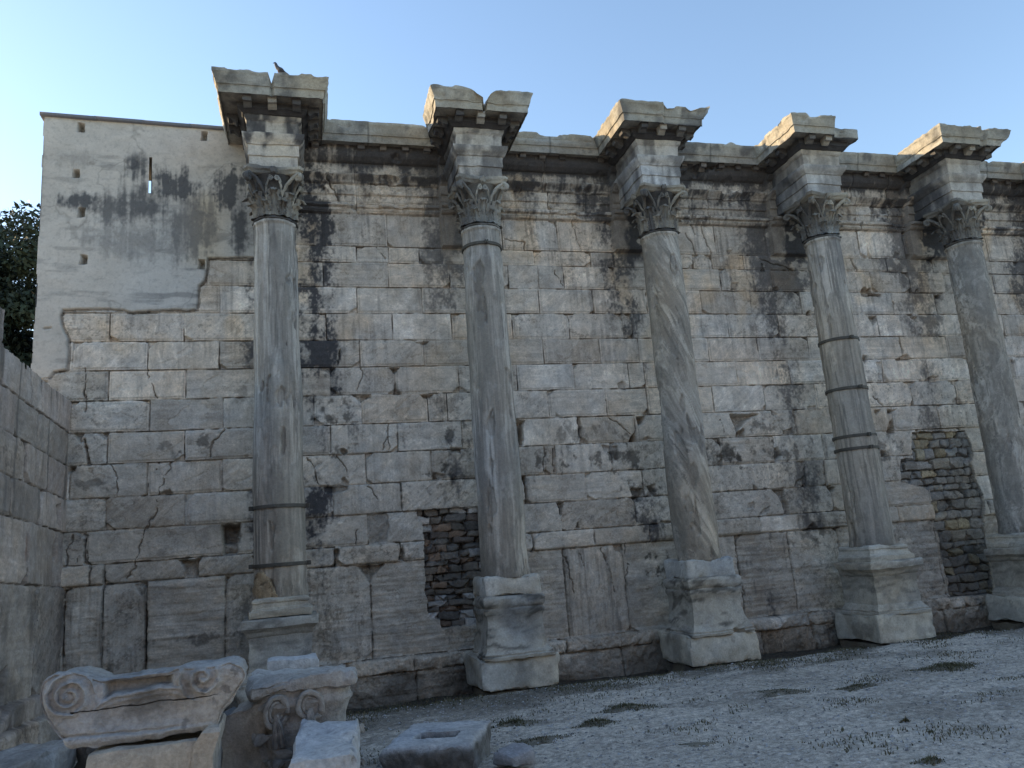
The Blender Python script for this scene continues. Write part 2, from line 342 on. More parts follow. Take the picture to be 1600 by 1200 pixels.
def inpoly(U, Z, P):
    P = np.asarray(P); c = np.zeros(U.shape, bool); n = len(P)
    for i in range(n):
        x1, z1 = P[i]; x2, z2 = P[(i + 1) % n]
        if z1 == z2: continue
        c ^= ((z1 > Z) != (z2 > Z)) & (U < (x2 - x1) * (Z - z1) / (z2 - z1) + x1)
    return c
def dseg(U, Z, P, closed=True):
    P = np.asarray(P); n = len(P); D = np.full(U.shape, 9e9)
    for i in range(n if closed else n - 1):
        a = P[i]; b = P[(i + 1) % n]; ab = b - a; L2 = ab @ ab + 1e-12
        t = np.clip(((U - a[0]) * ab[0] + (Z - a[1]) * ab[1]) / L2, 0, 1)
        D = np.minimum(D, np.hypot(U - a[0] - t * ab[0], Z - a[1] - t * ab[1]))
    return D
def sub(ug, zg, P, m):
    P = np.asarray(P); a, b = np.searchsorted(ug, [P[:, 0].min() - m, P[:, 0].max() + m]); c, d = np.searchsorted(zg, [P[:, 1].min() - m, P[:, 1].max() + m])
    return slice(a, b), slice(c, d)
def masonry(U, Z, LV, JT, seed, rough, tones, joint=.007, margin=.5, jd=.035, warp=.003, roundr=.02):
    """block pattern -> offset H, colour C, distance to the nearest joint. rough(rowcentre) -> 0..1; tones: list of base colours"""
    LV = np.asarray(LV); rng = np.random.RandomState(seed)
    wu = U + warp * fbm2(U * 4, Z * 4, 3, seed) ; wz = Z + warp * fbm2(U * 3, Z * 5, 3, seed + 1)
    row = np.clip(np.searchsorted(LV, wz.ravel()).reshape(U.shape) - 1, 0, len(LV) - 2)
    H = np.zeros(U.shape); C = np.zeros(U.shape + (3,)); D = np.zeros(U.shape); PR = np.zeros(U.shape); BR = np.zeros(U.shape)
    f_lo = fbm2(U * 2.3, Z * 2.6, 4, seed + 2); f_hi = fbm2(U * 9, Z * 11, 4, seed + 3)
    bed = fbm2(U * 1.3, Z * 22, 4, seed + 4); strk = fbm2(U * 16, Z * 1.1, 4, seed + 5); diag = fbm2((U + Z * .8) * 3, (Z - U * .8) * 17, 4, seed + 6)
    vb0 = fbm2(U * 2.2, Z * 9, 6, seed + 20, .62); vb1 = fbm2(U * 8, Z * 1.8, 6, seed + 21, .62); vb2 = fbm2((U + Z) * 2.0, (Z - U) * 7, 6, seed + 22, .62); sp0 = fbm2(U * 20, Z * 20, 4, seed + 23, .65); en = fbm2(U * 14, Z * 14, 3, seed + 7); em = fbm2(U * 4.5, Z * 4.5, 3, seed + 8)
    bdist = lambda a, b: (a, b)
    for i in range(len(LV) - 1):
        m = row == i
        if not m.any(): continue
        js = np.array(sorted(JT.get(i, [])), float); keep = [0] if len(js) else []
        for k in range(1, len(js)):
            if js[k] - js[keep[-1]] > .12: keep.append(k)
        js = js[keep]; ext = np.concatenate([[-99], js, [99]])
        u = wu[m]; z = wz[m]; k = np.searchsorted(js, u)
        dT = LV[i + 1] - z; dB = z - LV[i]; dL = u - ext[k]; dR = ext[k + 1] - u
        d = np.minimum(np.minimum(dT, dB), np.minimum(dL, dR)); nb = len(js) + 1
        r = rough((LV[i] + LV[i + 1]) / 2)
        tone = rng.randint(len(tones), size=nb); lum = rng.normal(1.02, .11, nb); off = rng.normal(0, .004 + .012 * r, nb); tx = rng.normal(0, .006 + .012 * r, nb)
        mg = (rng.rand(nb) < margin * (1 - r)) * 1.; vein = rng.randint(4, size=nb); warm = rng.normal(0, .014, nb)
        chip = rng.rand(nb, 4)
        dn = d + (.002 + .010 * r) * en[m] + .008 * (.1 + r) * em[m]
        jf = .25 + .75 * ss(-.35, .25, f_lo[m] + .6 * em[m]); hh = off[k] + tx[k] * np.sin(u * 1.7 + k) - jd * jf * (1 - ss(joint * .45, joint * 1.25, dn))
        hh += .011 * mg[k] * ss(.034, .046, d + .002 * en[m])
        hh -= (.004 + .03 * r) * np.exp(-np.maximum(dn, 0) / (roundr * (.4 + r)))
        # broken corners
        for q, (a, b) in enumerate(((dL, dT), (dR, dT), (dL, dB), (dR, dB))):
            sz = np.where(chip[k, q] > .91 - .45 * r, (chip[k, q] - .5) * .34, 0)
            s = a + b * 1.3 - sz + .03 * em[m]
            hh -= np.where(sz > 0, .06 * (1 - ss(-.015, .010, s)), 0)
        V = np.choose(vein[k], [bed[m], strk[m], diag[m], f_lo[m]])
        hh += (.0015 + .007 * r) * f_hi[m] + (.003 + .014 * r) * f_lo[m] + (.001 + .008 * r) * V
        H[m] = hh; D[m] = dn; PR[m] = r; BR[m] = rng.rand(nb)[k]
        c = np.array(tones)[tone[k]] * lum[k][:, None]
        c = c * (1 + .13 * V + .12 * f_lo[m] + .10 * f_hi[m])[:, None]
        ww = warm[k] + .03 * em[m]; c = c * np.stack([1 + ww, np.ones_like(ww), 1 - 1.3 * ww], 1)
        cj = 1 - (.58 - .22 * r) * jf * (1 - ss(joint * .7, joint * 2.0, dn))          # dirt packed in the joints
        c = c * cj[:, None]
        c = c * (1 - .20 * mg[k] * np.exp(-((d - .041) / .008) ** 2))[:, None]; c = c * (1 + .07 * mg[k] * ss(.036, .030, d))[:, None]
        vd = np.where(vein[k] == 1, vb1[m], np.where(vein[k] == 2, vb2[m], vb0[m])); wv = ss(.80, .97, 1 - np.abs(vd) * 1.6) * (.4 + .6 * ss(-.1, .4, f_lo[m])); dv = ss(.86, .98, 1 - np.abs(vd - .42) * 1.8)
        c = c * (1 + .22 * wv - .17 * dv)[:, None]; hh = hh - .003 * dv
        spk = ss(.34, .60, sp0[m] + .35 * em[m] + .15 * (r - .3)); c = c * (1 - .34 * spk * (.18 + .82 * (chip[k, 1] > .72)))[:, None]
        C[m] = c
    masonry.BR = BR; return H, C, D
def carve(ug, zg, U, Z, H, C, holes, seed=0):
    for i, (dp, P) in enumerate(holes):
        a, b = sub(ug, zg, P, .08); u = U[a, b]; z = Z[a, b]
        if u.size == 0: continue
        d = dseg(u, z, P); s = np.where(inpoly(u, z, P), d, -d) + .014 * fbm2(u * 11, z * 11, 3, seed + i)
        k = ss(-.008, .018 + .10 * dp, s); n = fbm2(u * 6, z * 7, 4, seed + i + 40)
        H[a, b] -= dp * k * (.85 + .35 * n); C[a, b] *= (1 - .38 * k * (.8 + .3 * n))[..., None]
def crack(ug, zg, U, Z, H, C, cracks, w=.0075, dp=.035):
    for i, P in enumerate(cracks):
        a, b = sub(ug, zg, P, .08); u = U[a, b]; z = Z[a, b]
        if u.size == 0: continue
        jx = .020 * fbm2(u * 9, z * 9, 2, 70 + i) + .014 * np.sign(vn2(u * 16 + i, z * 16)) * np.abs(vn2(u * 16 + i, z * 16)) ** .5; jz = .016 * fbm2(u * 10, z * 10, 2, 90 + i); d = dseg(u + jx, z + jz, P, False); wv = w * (.75 + .9 * fbm2(u * 5, z * 5, 3, 95 + i)); k = 1 - ss(wv * .4, wv * 1.5 + .003, np.abs(d))
        k2 = (1 - ss(.012, .03, d)) * ss(.25, .5, fbm2(u * 8, z * 8, 3, 170 + i)); H[a, b] -= dp * k + .012 * k2; C[a, b] *= (1 - .48 * k)[..., None]
def grid_part(name, U, Z, H, C, fmask, mp, mat, parent, flip=False):
    """the cells of the height field selected by fmask, as one mesh"""
    nu, nz = U.shape; F = gfaces(nu, nz, flip=flip)[fmask.ravel()]
    idx = np.unique(F); re = np.zeros(nu * nz, np.int64); re[idx] = np.arange(len(idx))
    V = mp(U.ravel()[idx], Z.ravel()[idx], H.ravel()[idx])
    return mesh_obj(name, V, [re[F]], C.reshape(-1, 3)[idx], mat, parent, True, 50)
def box_mesh(x0, x1, y0, y1, z0, z1):
    V = np.array([[x, y, z] for x in (x0, x1) for y in (y0, y1) for z in (z0, z1)])
    return V, [np.array([[0, 1, 3, 2], [4, 6, 7, 5], [0, 4, 5, 1], [2, 3, 7, 6], [0, 2, 6, 4], [1, 5, 7, 3]])]
XC = [-.40, 3.03, 6.42, 9.90, 13.30, 16.70]
WX1 = 19.0
wall = thing('ancient_wall', (0, YW, 0), 'tall wall of weathered marble blocks behind the row of columns, soot stained under its cornice, plastered at its left end', 'wall')
RES = .0118
ug = np.arange(-4.13, WX1 + .01, RES); zg = np.arange(-.35, 9.78, RES)
U, Z = np.meshgrid(ug, zg, indexing='ij')
LVX = [-.6, .23] + LV + [8.31, 8.67, 9.9]
JX = {i + 2: list(v) for i, v in JT.items()}
rj = np.random.RandomState(3)
JX[0] = list(np.arange(-4, 19, 1.3) + rj.rand(18) * .5); JX[1] = list(np.arange(-4.3, 19, 1.17) + rj.rand(20) * .4)
for i in range(2, 16):                      # the stretch beyond the fifth column follows the same bond
    js = JX[i]; x = max(js) + 1.12
    while x < 19.5: js.append(x); x += 1.12 + rj.normal(0, .02)
    js.append(min(js) - 1.1)
JX[16] = [.98, 2.2, 4.6, 8.0, 11.6, 14.7]; JX[17] = [.98, 4.6, 8.02, 11.55, 12.35, 14.9, 18]; JX[18] = [.95, 4.55, 8.0, 11.5, 12.4, 14.9]
W1 = (.575, .52, .45); W2 = (.53, .49, .435); W3 = (.62, .575, .515); W4 = (.475, .435, .385); W5 = (.56, .495, .42)
def rough_of(z): return 1. if z < .46 else .75 if z < 2.27 else .55 if z < 3.79 else .3 if z < 4.4 else .10
H, C, DJ = masonry(U, Z, LVX, JX, 11, rough_of, [W1, W2, W3, W4, W5, W2], margin=.8)
# spalled skins: ragged shallow flakes showing paler stone
BRK = masonry.BR; sp = fbm2(U * 2.4, Z * 3.6, 6, 140, .58) + .5 * fbm2((U + .7 * Z) * 1.2, (Z - .7 * U) * 5, 4, 141) + .9 * (BRK - .62)
spm = ss(.26, .32, sp) * ss(.0, .03, DJ); H -= .007 * spm; C = C * (1 - .0 * spm[..., None]) + spm[..., None] * (np.array([.58, .545, .49]) - C) * (.42 + .3 * fbm2(U * 12, Z * 12, 4, 142))[..., None]
C *= (1 - .30 * np.exp(-((sp - .26) / .018) ** 2))[..., None]
sp2 = ss(.34, .40, fbm2(U * 3.1, Z * 2.2, 6, 143, .6) + .5 * (BRK - .5)); C *= (1 - .09 * sp2)[..., None]; H += .003 * sp2
# height of the finish: grey low, warmer high
g = ss(5.6, 3.6, Z + .3 * fbm2(U, Z, 3, 50))[..., None]
C = C * mix(np.array([1.03, .985, .945]), np.array([.945, .915, .87]), g)
# a whiter, cleaner run of stones in the middle bays
wz_ = np.exp(-((Z - 4.6) / 1.3) ** 2) * ss(3, 8, U); C *= (1 + .22 * wz_ * (1 + .3 * fbm2(U * 2, Z * 2, 3, 51)))[..., None]
# coarse bedded slabs at the foot
foot = ss(2.0, 1.9, Z) * ss(.46, .5, Z); bedn = fbm2(U * 1.1, Z * 14, 5, 61) + .3 * fbm2(U * 4, Z * 4, 4, 63); vst = fbm2(U * 13, Z * .8, 5, 62)
vert = ((U > -3.6) & (U < -2.38)) | ((U > 4.3) & (U < 5.45)); bv = np.where(vert, vst, bedn)
bk = np.where(vert, 1., .45); H += foot * .018 * bv * bk; C *= (1 - foot * bk * .34 * ss(.1, .7, bv))[..., None]
H += .035 * ss(1.95, 1.99, Z) * ss(2.28, 2.25, Z)
# black lichen on the middle courses
for (cx, cz, rx, rz, a) in [(4.2, 3.55, .5, .22, .9), (5.7, 3.5, .7, .25, .9), (7.7, 3.5, .5, .25, .9), (8.6, 3.5, 1.2, .22, .8), (2.5, 4.05, .35, .3, .9), (2.35, 3.5, .3, .3, 1.0), (4.9, 4.0, .8, .25, .6), (.6, 4.5, .5, .25, .9), (8.7, 4.0, .5, .25, .7), (6.0, 2.9, .4, .3, .8), (11.2, 3.4, .5, .4, .7), (6.1, 1.5, .35, .3, 1.),
        (-1.6, 4.1, .5, .16, .8), (-2.2, 4.0, .25, .2, .6), (-3.2, 3.5, .4, .12, .6), (-.95, 1.5, .2, .3, .6), (-1.7, 1.05, .7, .12, .7), (9.3, 1.8, .6, .2, .6), (9.6, 2.0, .4, .3, .5), (.5, 3.85, .2, .2, .8), (2.3, 3.15, .25, .45, .6), (-.95, 4.9, .2, .25, .5), (2.5, 4.6, .4, .25, .5)]:
    P = np.array([[cx - rx * 1.6, cz - rz * 1.6], [cx + rx * 1.6, cz + rz * 1.6]]); a_, b_ = sub(ug, zg, P, 0); u = U[a_, b_]; z = Z[a_, b_]
    f = 1 - np.hypot((u - cx) / rx, (z - cz) / rz) + .9 * fbm2(u * 7, z * 6, 5, 71) + .25 * fbm2(u * 30, z * 30, 3, 72)
    k = a * ss(.35, 1.0, f); C[a_, b_] = C[a_, b_] * (1 - .85 * k[..., None]) + np.array([.062, .055, .046]) * .85 * k[..., None]; H[a_, b_] -= .008 * k
# soot beside the columns and under the entablature, plus painted shade behind the capitals
S = np.zeros(U.shape); n1 = fbm2(U * 1.2, Z * .8, 4, 81); n2 = fbm2(U * 7, Z * 4, 5, 82); n3 = fbm2(U * 18, Z * 1.4, 4, 83); n4 = fbm2(U * 30, Z * 24, 4, 86)
for cx, lx, w, zb, st in [(-.40, .55, .52, 4.6, 1.2), (3.03, -.55, .55, 5.6, .80), (3.03, .55, .3, 6.6, .6), (6.42, -.42, .62, 6.2, .95), (6.42, .5, .3, 7.2, .6), (9.90, -.45, .70, 5.0, .85), (9.9, .5, .25, 7.5, .4), (13.3, -.5, .75, 5.0, .80), (13.3, .5, .25, 7.6, .4), (16.7, -.6, .8, 5, .9), (-.40, -.42, .22, 4.6, .95)]:
    f = 1.0 - (np.abs(U - cx - lx) / w) ** 1.5 - .9 * ss(zb + 2.6, zb - .6, Z) + .50 * n1 + .36 * n2 + .30 * n4 + .08 * n3 + .75 * (BRK - .5)
    S = np.maximum(S, st * .90 * ss(.0, .85, f))
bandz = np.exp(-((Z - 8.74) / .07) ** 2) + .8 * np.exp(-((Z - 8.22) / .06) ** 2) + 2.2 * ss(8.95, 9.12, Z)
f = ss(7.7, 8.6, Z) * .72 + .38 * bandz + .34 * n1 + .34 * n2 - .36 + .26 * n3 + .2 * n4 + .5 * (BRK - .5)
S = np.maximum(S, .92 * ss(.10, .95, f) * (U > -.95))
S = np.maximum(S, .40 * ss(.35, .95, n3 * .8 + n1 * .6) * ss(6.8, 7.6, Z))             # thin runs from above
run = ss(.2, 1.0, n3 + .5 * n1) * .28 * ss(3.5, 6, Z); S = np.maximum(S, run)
for cx in XC[2:]:                      # recess behind the capitals: shade under the entablature blocks painted near-black
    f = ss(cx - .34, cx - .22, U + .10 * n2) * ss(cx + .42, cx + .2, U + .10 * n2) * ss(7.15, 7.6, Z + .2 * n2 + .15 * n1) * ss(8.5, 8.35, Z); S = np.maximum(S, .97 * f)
S *= 1 - .65 * ss(.35, .75, fbm2(U * 5, Z * 5, 5, 84)) * ss(9.0, 8.8, Z)                                # flaked clean again
S = np.clip(S, 0, .95)
orange = ss(.35, .9, fbm2(U * 1.6, Z * 1.1, 3, 85)) * ss(4.5, 6.5, Z) * .6
C *= mix(np.ones(3), np.array([1.12, .96, .76]), orange[..., None])
C = C * (1 - S[..., None]) + SOOT_SHADE * S[..., None]
# entablature profile of the wall
EP = np.array([[7.9, 0], [8.12, 0], [8.135, .045], [8.17, .06], [8.22, .055], [8.23, .095], [8.295, .10], [8.305, .025], [8.465, .03], [8.475, .055], [8.66, .06], [8.67, .085], [8.72, .10], [8.79, .155], [8.81, .16], [8.82, .045], [9.08, .045], [9.09, .08], [9.16, .13], [9.22, .15], [9.9, .15]])
ent = (U > -.9)
worn = fbm2(U * 3, Z * 4, 4, 90); e = np.interp(Z + .007 * worn, EP[:, 0], EP[:, 1]) * 1.45 * (1 - .5 * ss(.40, .75, fbm2(U * 2.2, Z * 2.2, 4, 91)))
H += np.where(ent, e, 0)
# wall piers behind the columns, below the architrave
for cx in XC[1:]:
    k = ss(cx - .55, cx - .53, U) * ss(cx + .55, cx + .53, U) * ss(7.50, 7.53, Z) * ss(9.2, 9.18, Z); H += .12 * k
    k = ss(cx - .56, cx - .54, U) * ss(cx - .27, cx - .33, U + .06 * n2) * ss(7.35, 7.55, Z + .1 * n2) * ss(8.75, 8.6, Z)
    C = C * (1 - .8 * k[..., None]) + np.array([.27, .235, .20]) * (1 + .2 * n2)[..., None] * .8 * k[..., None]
carve(ug, zg, U, Z, H, C, HO); crack(ug, zg, U, Z, H, C, CR)
# projecting foot of the wall
low_ = fbm2(U * 1.4, Z * 2, 4, 95); H += (.11 + .04 * low_) * ss(.50, .43, Z + .03 * low_ + .012 * fbm2(U * 8, Z * 8, 3, 94)); H -= (.03 + .03 * low_) * ss(.26, .20, Z + .03 * fbm2(U * 3, Z, 3, 96)); H += .03 * ss(.5, .4, Z) * fbm2(U * 6, Z * 6, 5, 93); C *= mix(1., .80, ss(.4, .0, Z))[..., None]
dirt = ss(.30, -.15, Z + .25 * fbm2(U * 2, Z * 2, 4, 97)); C = C * (1 - .6 * dirt[..., None]) + np.array([.10, .085, .068]) * .6 * dirt[..., None]
# rubble infills
def rubble(P, seed, rh, rw, tones, jn, rd, depth):
    a, b = sub(ug, zg, P, .03); u = U[a, b]; z = Z[a, b]; ins = inpoly(u + .02 * fbm2(u * 6, z * 6, 3, seed), z + .02 * fbm2(u * 5, z * 5, 3, seed + 1), P)
    rng = np.random.RandomState(seed); lv = [z.min() - .05]
    while lv[-1] < z.max() + .1: lv.append(lv[-1] + rh * (.75 + .6 * rng.rand()))
    jt = {}
    for i in range(len(lv) - 1):
        x = u.min() - .3 * rng.rand(); jt[i] = []
        while x < u.max() + .3: x += rw * (.6 + .95 * rng.rand()); jt[i].append(x)
    h, c, d = masonry(u, z, lv, jt, seed, lambda q: .8, tones, joint=jn, margin=0, jd=.035, warp=.024, roundr=rd)
    H[a, b] = np.where(ins, h - depth, H[a, b]); C[a, b] = np.where(ins[..., None], c, C[a, b])
    m = np.zeros(U.shape, bool); m[a, b] = ins; return m
mR1 = rubble(RUB1, 21, .115, .27, [(.15, .135, .12), (.19, .165, .14), (.12, .11, .10), (.17, .14, .12), (.20, .18, .16), (.22, .16, .12), (.42, .40, .38)], .009, .007, .05)
mR2 = rubble(RUB2, 33, .17, .29, [(.31, .285, .25), (.28, .26, .235), (.32, .285, .23), (.25, .24, .22), (.30, .28, .25), (.27, .25, .22), (.38, .315, .21)], .012, .016, .035)
C[mR2] *= mix(1., .62, ss(2.2, 1.2, Z[mR2] + .2 * n1[mR2]))[..., None]
# lime plaster coat over the left end
PL = PLB + [(-4.3, 5.1), (-4.3, 9.9), (-.78, 9.9)]
uu = U + .012 * fbm2(U * 5, Z * 5, 3, 100); zz = Z + .012 * fbm2(U * 5, Z * 5, 3, 101)
mP = np.zeros(U.shape, bool); a, b = sub(ug, zg, PL, 0); mP[a, b] = inpoly(uu[a, b], zz[a, b], PL)
dP = np.full(U.shape, 9.); dP[a, b] = dseg(uu[a, b], zz[a, b], PLB, False)
up, zp = U[mP], Z[mP]; pl1 = fbm2(up * 1.1, zp * 1.3, 4, 102); pl2 = fbm2(up * 5, zp * 7, 5, 103); pst = fbm2(up * 13, zp * .8, 6, 104, .62); wisp = fbm2(up * 1.8, zp * 9, 5, 105)
cp = np.tile(np.array([.53, .485, .425]), (len(up), 1)) * (1 + .07 * pl1 + .06 * pl2)[:, None]
blue = ss(-3.4, -2.0, up + .5 * pl1) * ss(8.9, 7.6, zp + .4 * pl1) * .9
cp *= mix(np.ones(3), np.array([.90, .945, 1.0]), blue[:, None])
tan = np.exp(-((up + 1.55) / .32) ** 2) * ss(8.6, 8.2, zp) * ss(6.9, 7.3, zp); cp *= mix(np.ones(3), np.array([1.0, .90, .74]), tan[:, None] * .9)
st = np.zeros(len(up))
for bx, bz, rx, rz, s in [(-2.67, 8.85, .16, .30, .8), (-2.05, 8.52, .40, .30, 1.), (-1.18, 8.50, .26, .42, 1.15), (-1.02, 7.9, .16, .6, .8), (-2.55, 8.15, .55, .40, .75), (-3.05, 8.1, .3, .25, .7), (-3.62, 8.18, .28, .16, .9), (-2.0, 7.75, .5, .5, .6), (-1.75, 8.1, .3, .4, .6), (-3.6, 8.95, .35, .2, .3), (-1.5, 8.1, .08, .6, .5), (-2.6, 7.5, .7, .3, .4)]:
    f = 1 - np.hypot((up - bx) / rx, (zp - bz) / rz) ; st = np.maximum(st, s * ss(-.35, .9, f + .50 * pst + .40 * pl2 + .45 * pl1 + .25 * fbm2(up * 30, zp * 18, 4, 108)))
st = np.maximum(st, .40 * ss(.25, .8, wisp + .3 * pl1) * ss(-3.3, -2.2, up) * ss(8.3, 7.4, zp)); st = np.maximum(st, .25 * ss(.3, .8, wisp))
st = np.clip(st * 1.15, 0, .92) * ss(9.25, 8.95, zp)
cp = cp * (1 - st[:, None]) + np.array([.075, .076, .080]) * st[:, None]
lip = ss(.0, .03, dP[mP]); hc = ss(.90, .985, 1 - np.abs(fbm2(up * .8, zp * .9, 5, 106)) * 2.2); cp *= (1 - .22 * hc - .12 * ss(.35, .6, fbm2(up * 24, zp * 24, 4, 107)))[:, None]; cp *= (.62 + .38 * ss(.0, .022, dP[mP]))[:, None]
H[mP] = .028 * lip + .010 * pl1 + .004 * pl2; C[mP] = cp
grow = (~mP) & (dP < .03); C[grow] *= .55; H[grow] -= .02
PUT = [(-3.55, 9.53), (-1.6, 9.49), (-3.6, 8.68), (-3.49, 7.98), (-3.43, 7.16), (-1.63, 7.12)]
carve(ug, zg, U, Z, H, C, [(.16, [(x - .055, z - .085), (x + .05, z - .085), (x + .055, z + .075), (x - .05, z + .08)]) for x, z in PUT] + [(.05, [(-3.99, 5.97), (-3.85, 5.98), (-3.85, 6.02), (-3.98, 6.01)]), (.05, [(-3.97, 5.1), (-3.87, 5.1), (-3.87, 5.14), (-3.97, 5.15)])], 300)
# left end of the wall is ragged
edge = -4.13 + .02 + .025 * fbm2(Z * 1.5, Z * .3, 4, 110); 
def cell(m): return m[:-1, :-1]
slit = (np.abs(U + 2.465) < .024) & (Z > 8.37) & (Z < 9.02)
solid = (U > edge) & ~slit
top = np.where(U < -.95, 9.715 + .026 * (-4.13 - U), 9.75); solid &= Z < top
mp = lambda u, z, h: np.stack([u, -h, z], 1)
R1, R2, PP = cell(mR1 & ~mP), cell(mR2), cell(mP)
EN = cell((Z >= 8.125) & (U > -.9) & ~mP); BS = cell(Z < .462)
sl = cell(solid); rest = sl & ~R1 & ~R2 & ~PP & ~EN & ~BS
grid_part('ashlar_facing', U, Z, H, C, rest, mp, M_STONE, wall)
grid_part('plaster_coat', U, Z, H, C, sl & PP, mp, M_PLASTER, wall)
tag(grid_part('rubble_infill', U, Z, H, C, sl & R1, mp, M_ROUGH, wall), 'dark infill of thin flat stones beside the second column')
tag(grid_part('rubble_infill', U, Z, H, C, sl & R2, mp, M_ROUGH, wall), 'tan infill of rounded rubble stones between the last two columns')
grid_part('architrave', U, Z, H, C, sl & EN, mp, M_STONE, wall)
grid_part('base_course', U, Z, H, C, sl & BS, mp, M_ROUGH, wall)
# core behind the facing, with a splayed opening behind the slit
G = Geo(); bz = (-4.10, WX1, .30, 1.2)
def q(*p): G.add(np.array(p, float), [np.array([[0, 1, 2, 3]])], col3((.33, .30, .26), 4))
xa, xb, za, zb = -3.05, -2.44, 8.62, 9.20; X0, X1, Y1, ZT = -4.12, WX1, 1.2, 9.66
q((X0, Y1, -.4), (xa, Y1, -.4), (xa, Y1, ZT), (X0, Y1, ZT)); q((xb, Y1, -.4), (X1, Y1, -.4), (X1, Y1, ZT), (xb, Y1, ZT))
q((xa, Y1, -.4), (xb, Y1, -.4), (xb, Y1, za), (xa, Y1, za)); q((xa, Y1, zb), (xb, Y1, zb), (xb, Y1, ZT), (xa, Y1, ZT))
q((X0, .06, ZT), (X1, .06, ZT), (X1, Y1, ZT), (X0, Y1, ZT)); q((X0 + .02, -.03, -.4), (X0 + .02, Y1, -.4), (X0 + .02, Y1, ZT + .04), (X0 + .02, -.03, ZT + .04)); q((X1, .0, -.4), (X1, Y1, -.4), (X1, Y1, ZT), (X1, .0, ZT))
sx0, sx1, s0, s1 = -2.489, -2.441, 8.37, 9.02
q((sx0, -.03, s0), (xa, Y1, za), (xa, Y1, zb), (sx0, -.03, s1)); q((sx1, -.03, s0), (xb, Y1, za), (xb, Y1, zb), (sx1, -.03, s1)); q((sx0, -.03, s0), (sx1, -.03, s0), (xb, Y1, za), (xa, Y1, za)); q((sx0, -.03, s1), (sx1, -.03, s1), (xb, Y1, zb), (xa, Y1, zb))
V, F, Cc = G.arr(); mesh_obj('wall_core', V, F, Cc, M_STONE, wall, False)
# lead coping of the plastered end: overlapping sheets
G = Geo()
xs = [-4.17, -3.35, -2.6, -1.85, -.98]
for i in range(4):
    a, b = xs[i] , xs[i + 1] + .04; z0 = 9.715 + .026 * (-4.13 - a); z1 = 9.715 + .026 * (-4.13 - b); t = .004 * (i % 2)
    v = []
    for x, z in [(a, z0), (b, z1)]: v += [(x, -.075, z - .03 + t), (x, -.08, z + .025 + t), (x, 1.25, z + .03 + t), (x, 1.25, z - .03)]
    G.add(v, [np.array([[0, 4, 5, 1], [1, 5, 6, 2], [2, 6, 7, 3], [3, 7, 4, 0], [0, 1, 2, 3], [7, 6, 5, 4]])], col3((.16, .155, .165), 8))
V, F, Cc = G.arr(); mesh_obj('lead_coping', V, F, Cc, M_LEAD, wall, False)

# ------------------------------------------------------------------ cornices (profile: offset from the frieze face, height)
CPROF = [(0, 9.19), (.05, 9.20), (.10, 9.25), (.13, 9.265), (.135, 9.36), (.36, 9.375), (.362, 9.345), (.382, 9.343), (.39, 9.46), (.398, 9.475), (.415, 9.478), (.417, 9.495), (.425, 9.51), (.435, 9.56), (.455, 9.63), (.47, 9.655), (.472, 9.71), (.30, 9.712), (0, 9.712)]
def modillion(w=.13, d=.19, h=.10):
    """scroll bracket hanging below z=0, its face towards -y, root at y=0"""
    P = [(0, 0), (0, -h * 1.25), (-.03, -h * 1.35), (-.07, -h * 1.15), (-.10, -h * .85), (-.14, -h * .80), (-d * .93, -h * .9), (-d, -h * .65), (-d, -h * .28), (-d * 1.06, -h * .25), (-d * 1.06, 0)]
    n = len(P); V = [(-w / 2, y, z) for y, z in P] + [(w / 2, y, z) for y, z in P]
    F4 = np.array([[i, (i + 1) % n, n + (i + 1) % n, n + i] for i in range(n)])
    return np.array(V), [F4, np.array([list(range(n))[::-1]]), np.array([list(range(n, 2 * n))])]
rm = np.random.RandomState(5)
bounds = [(XC[i] + .70, XC[i + 1] - .70) for i in range(5)] + [(XC[5] + .7, WX1)]
prof = resample(np.array(CPROF), .03)
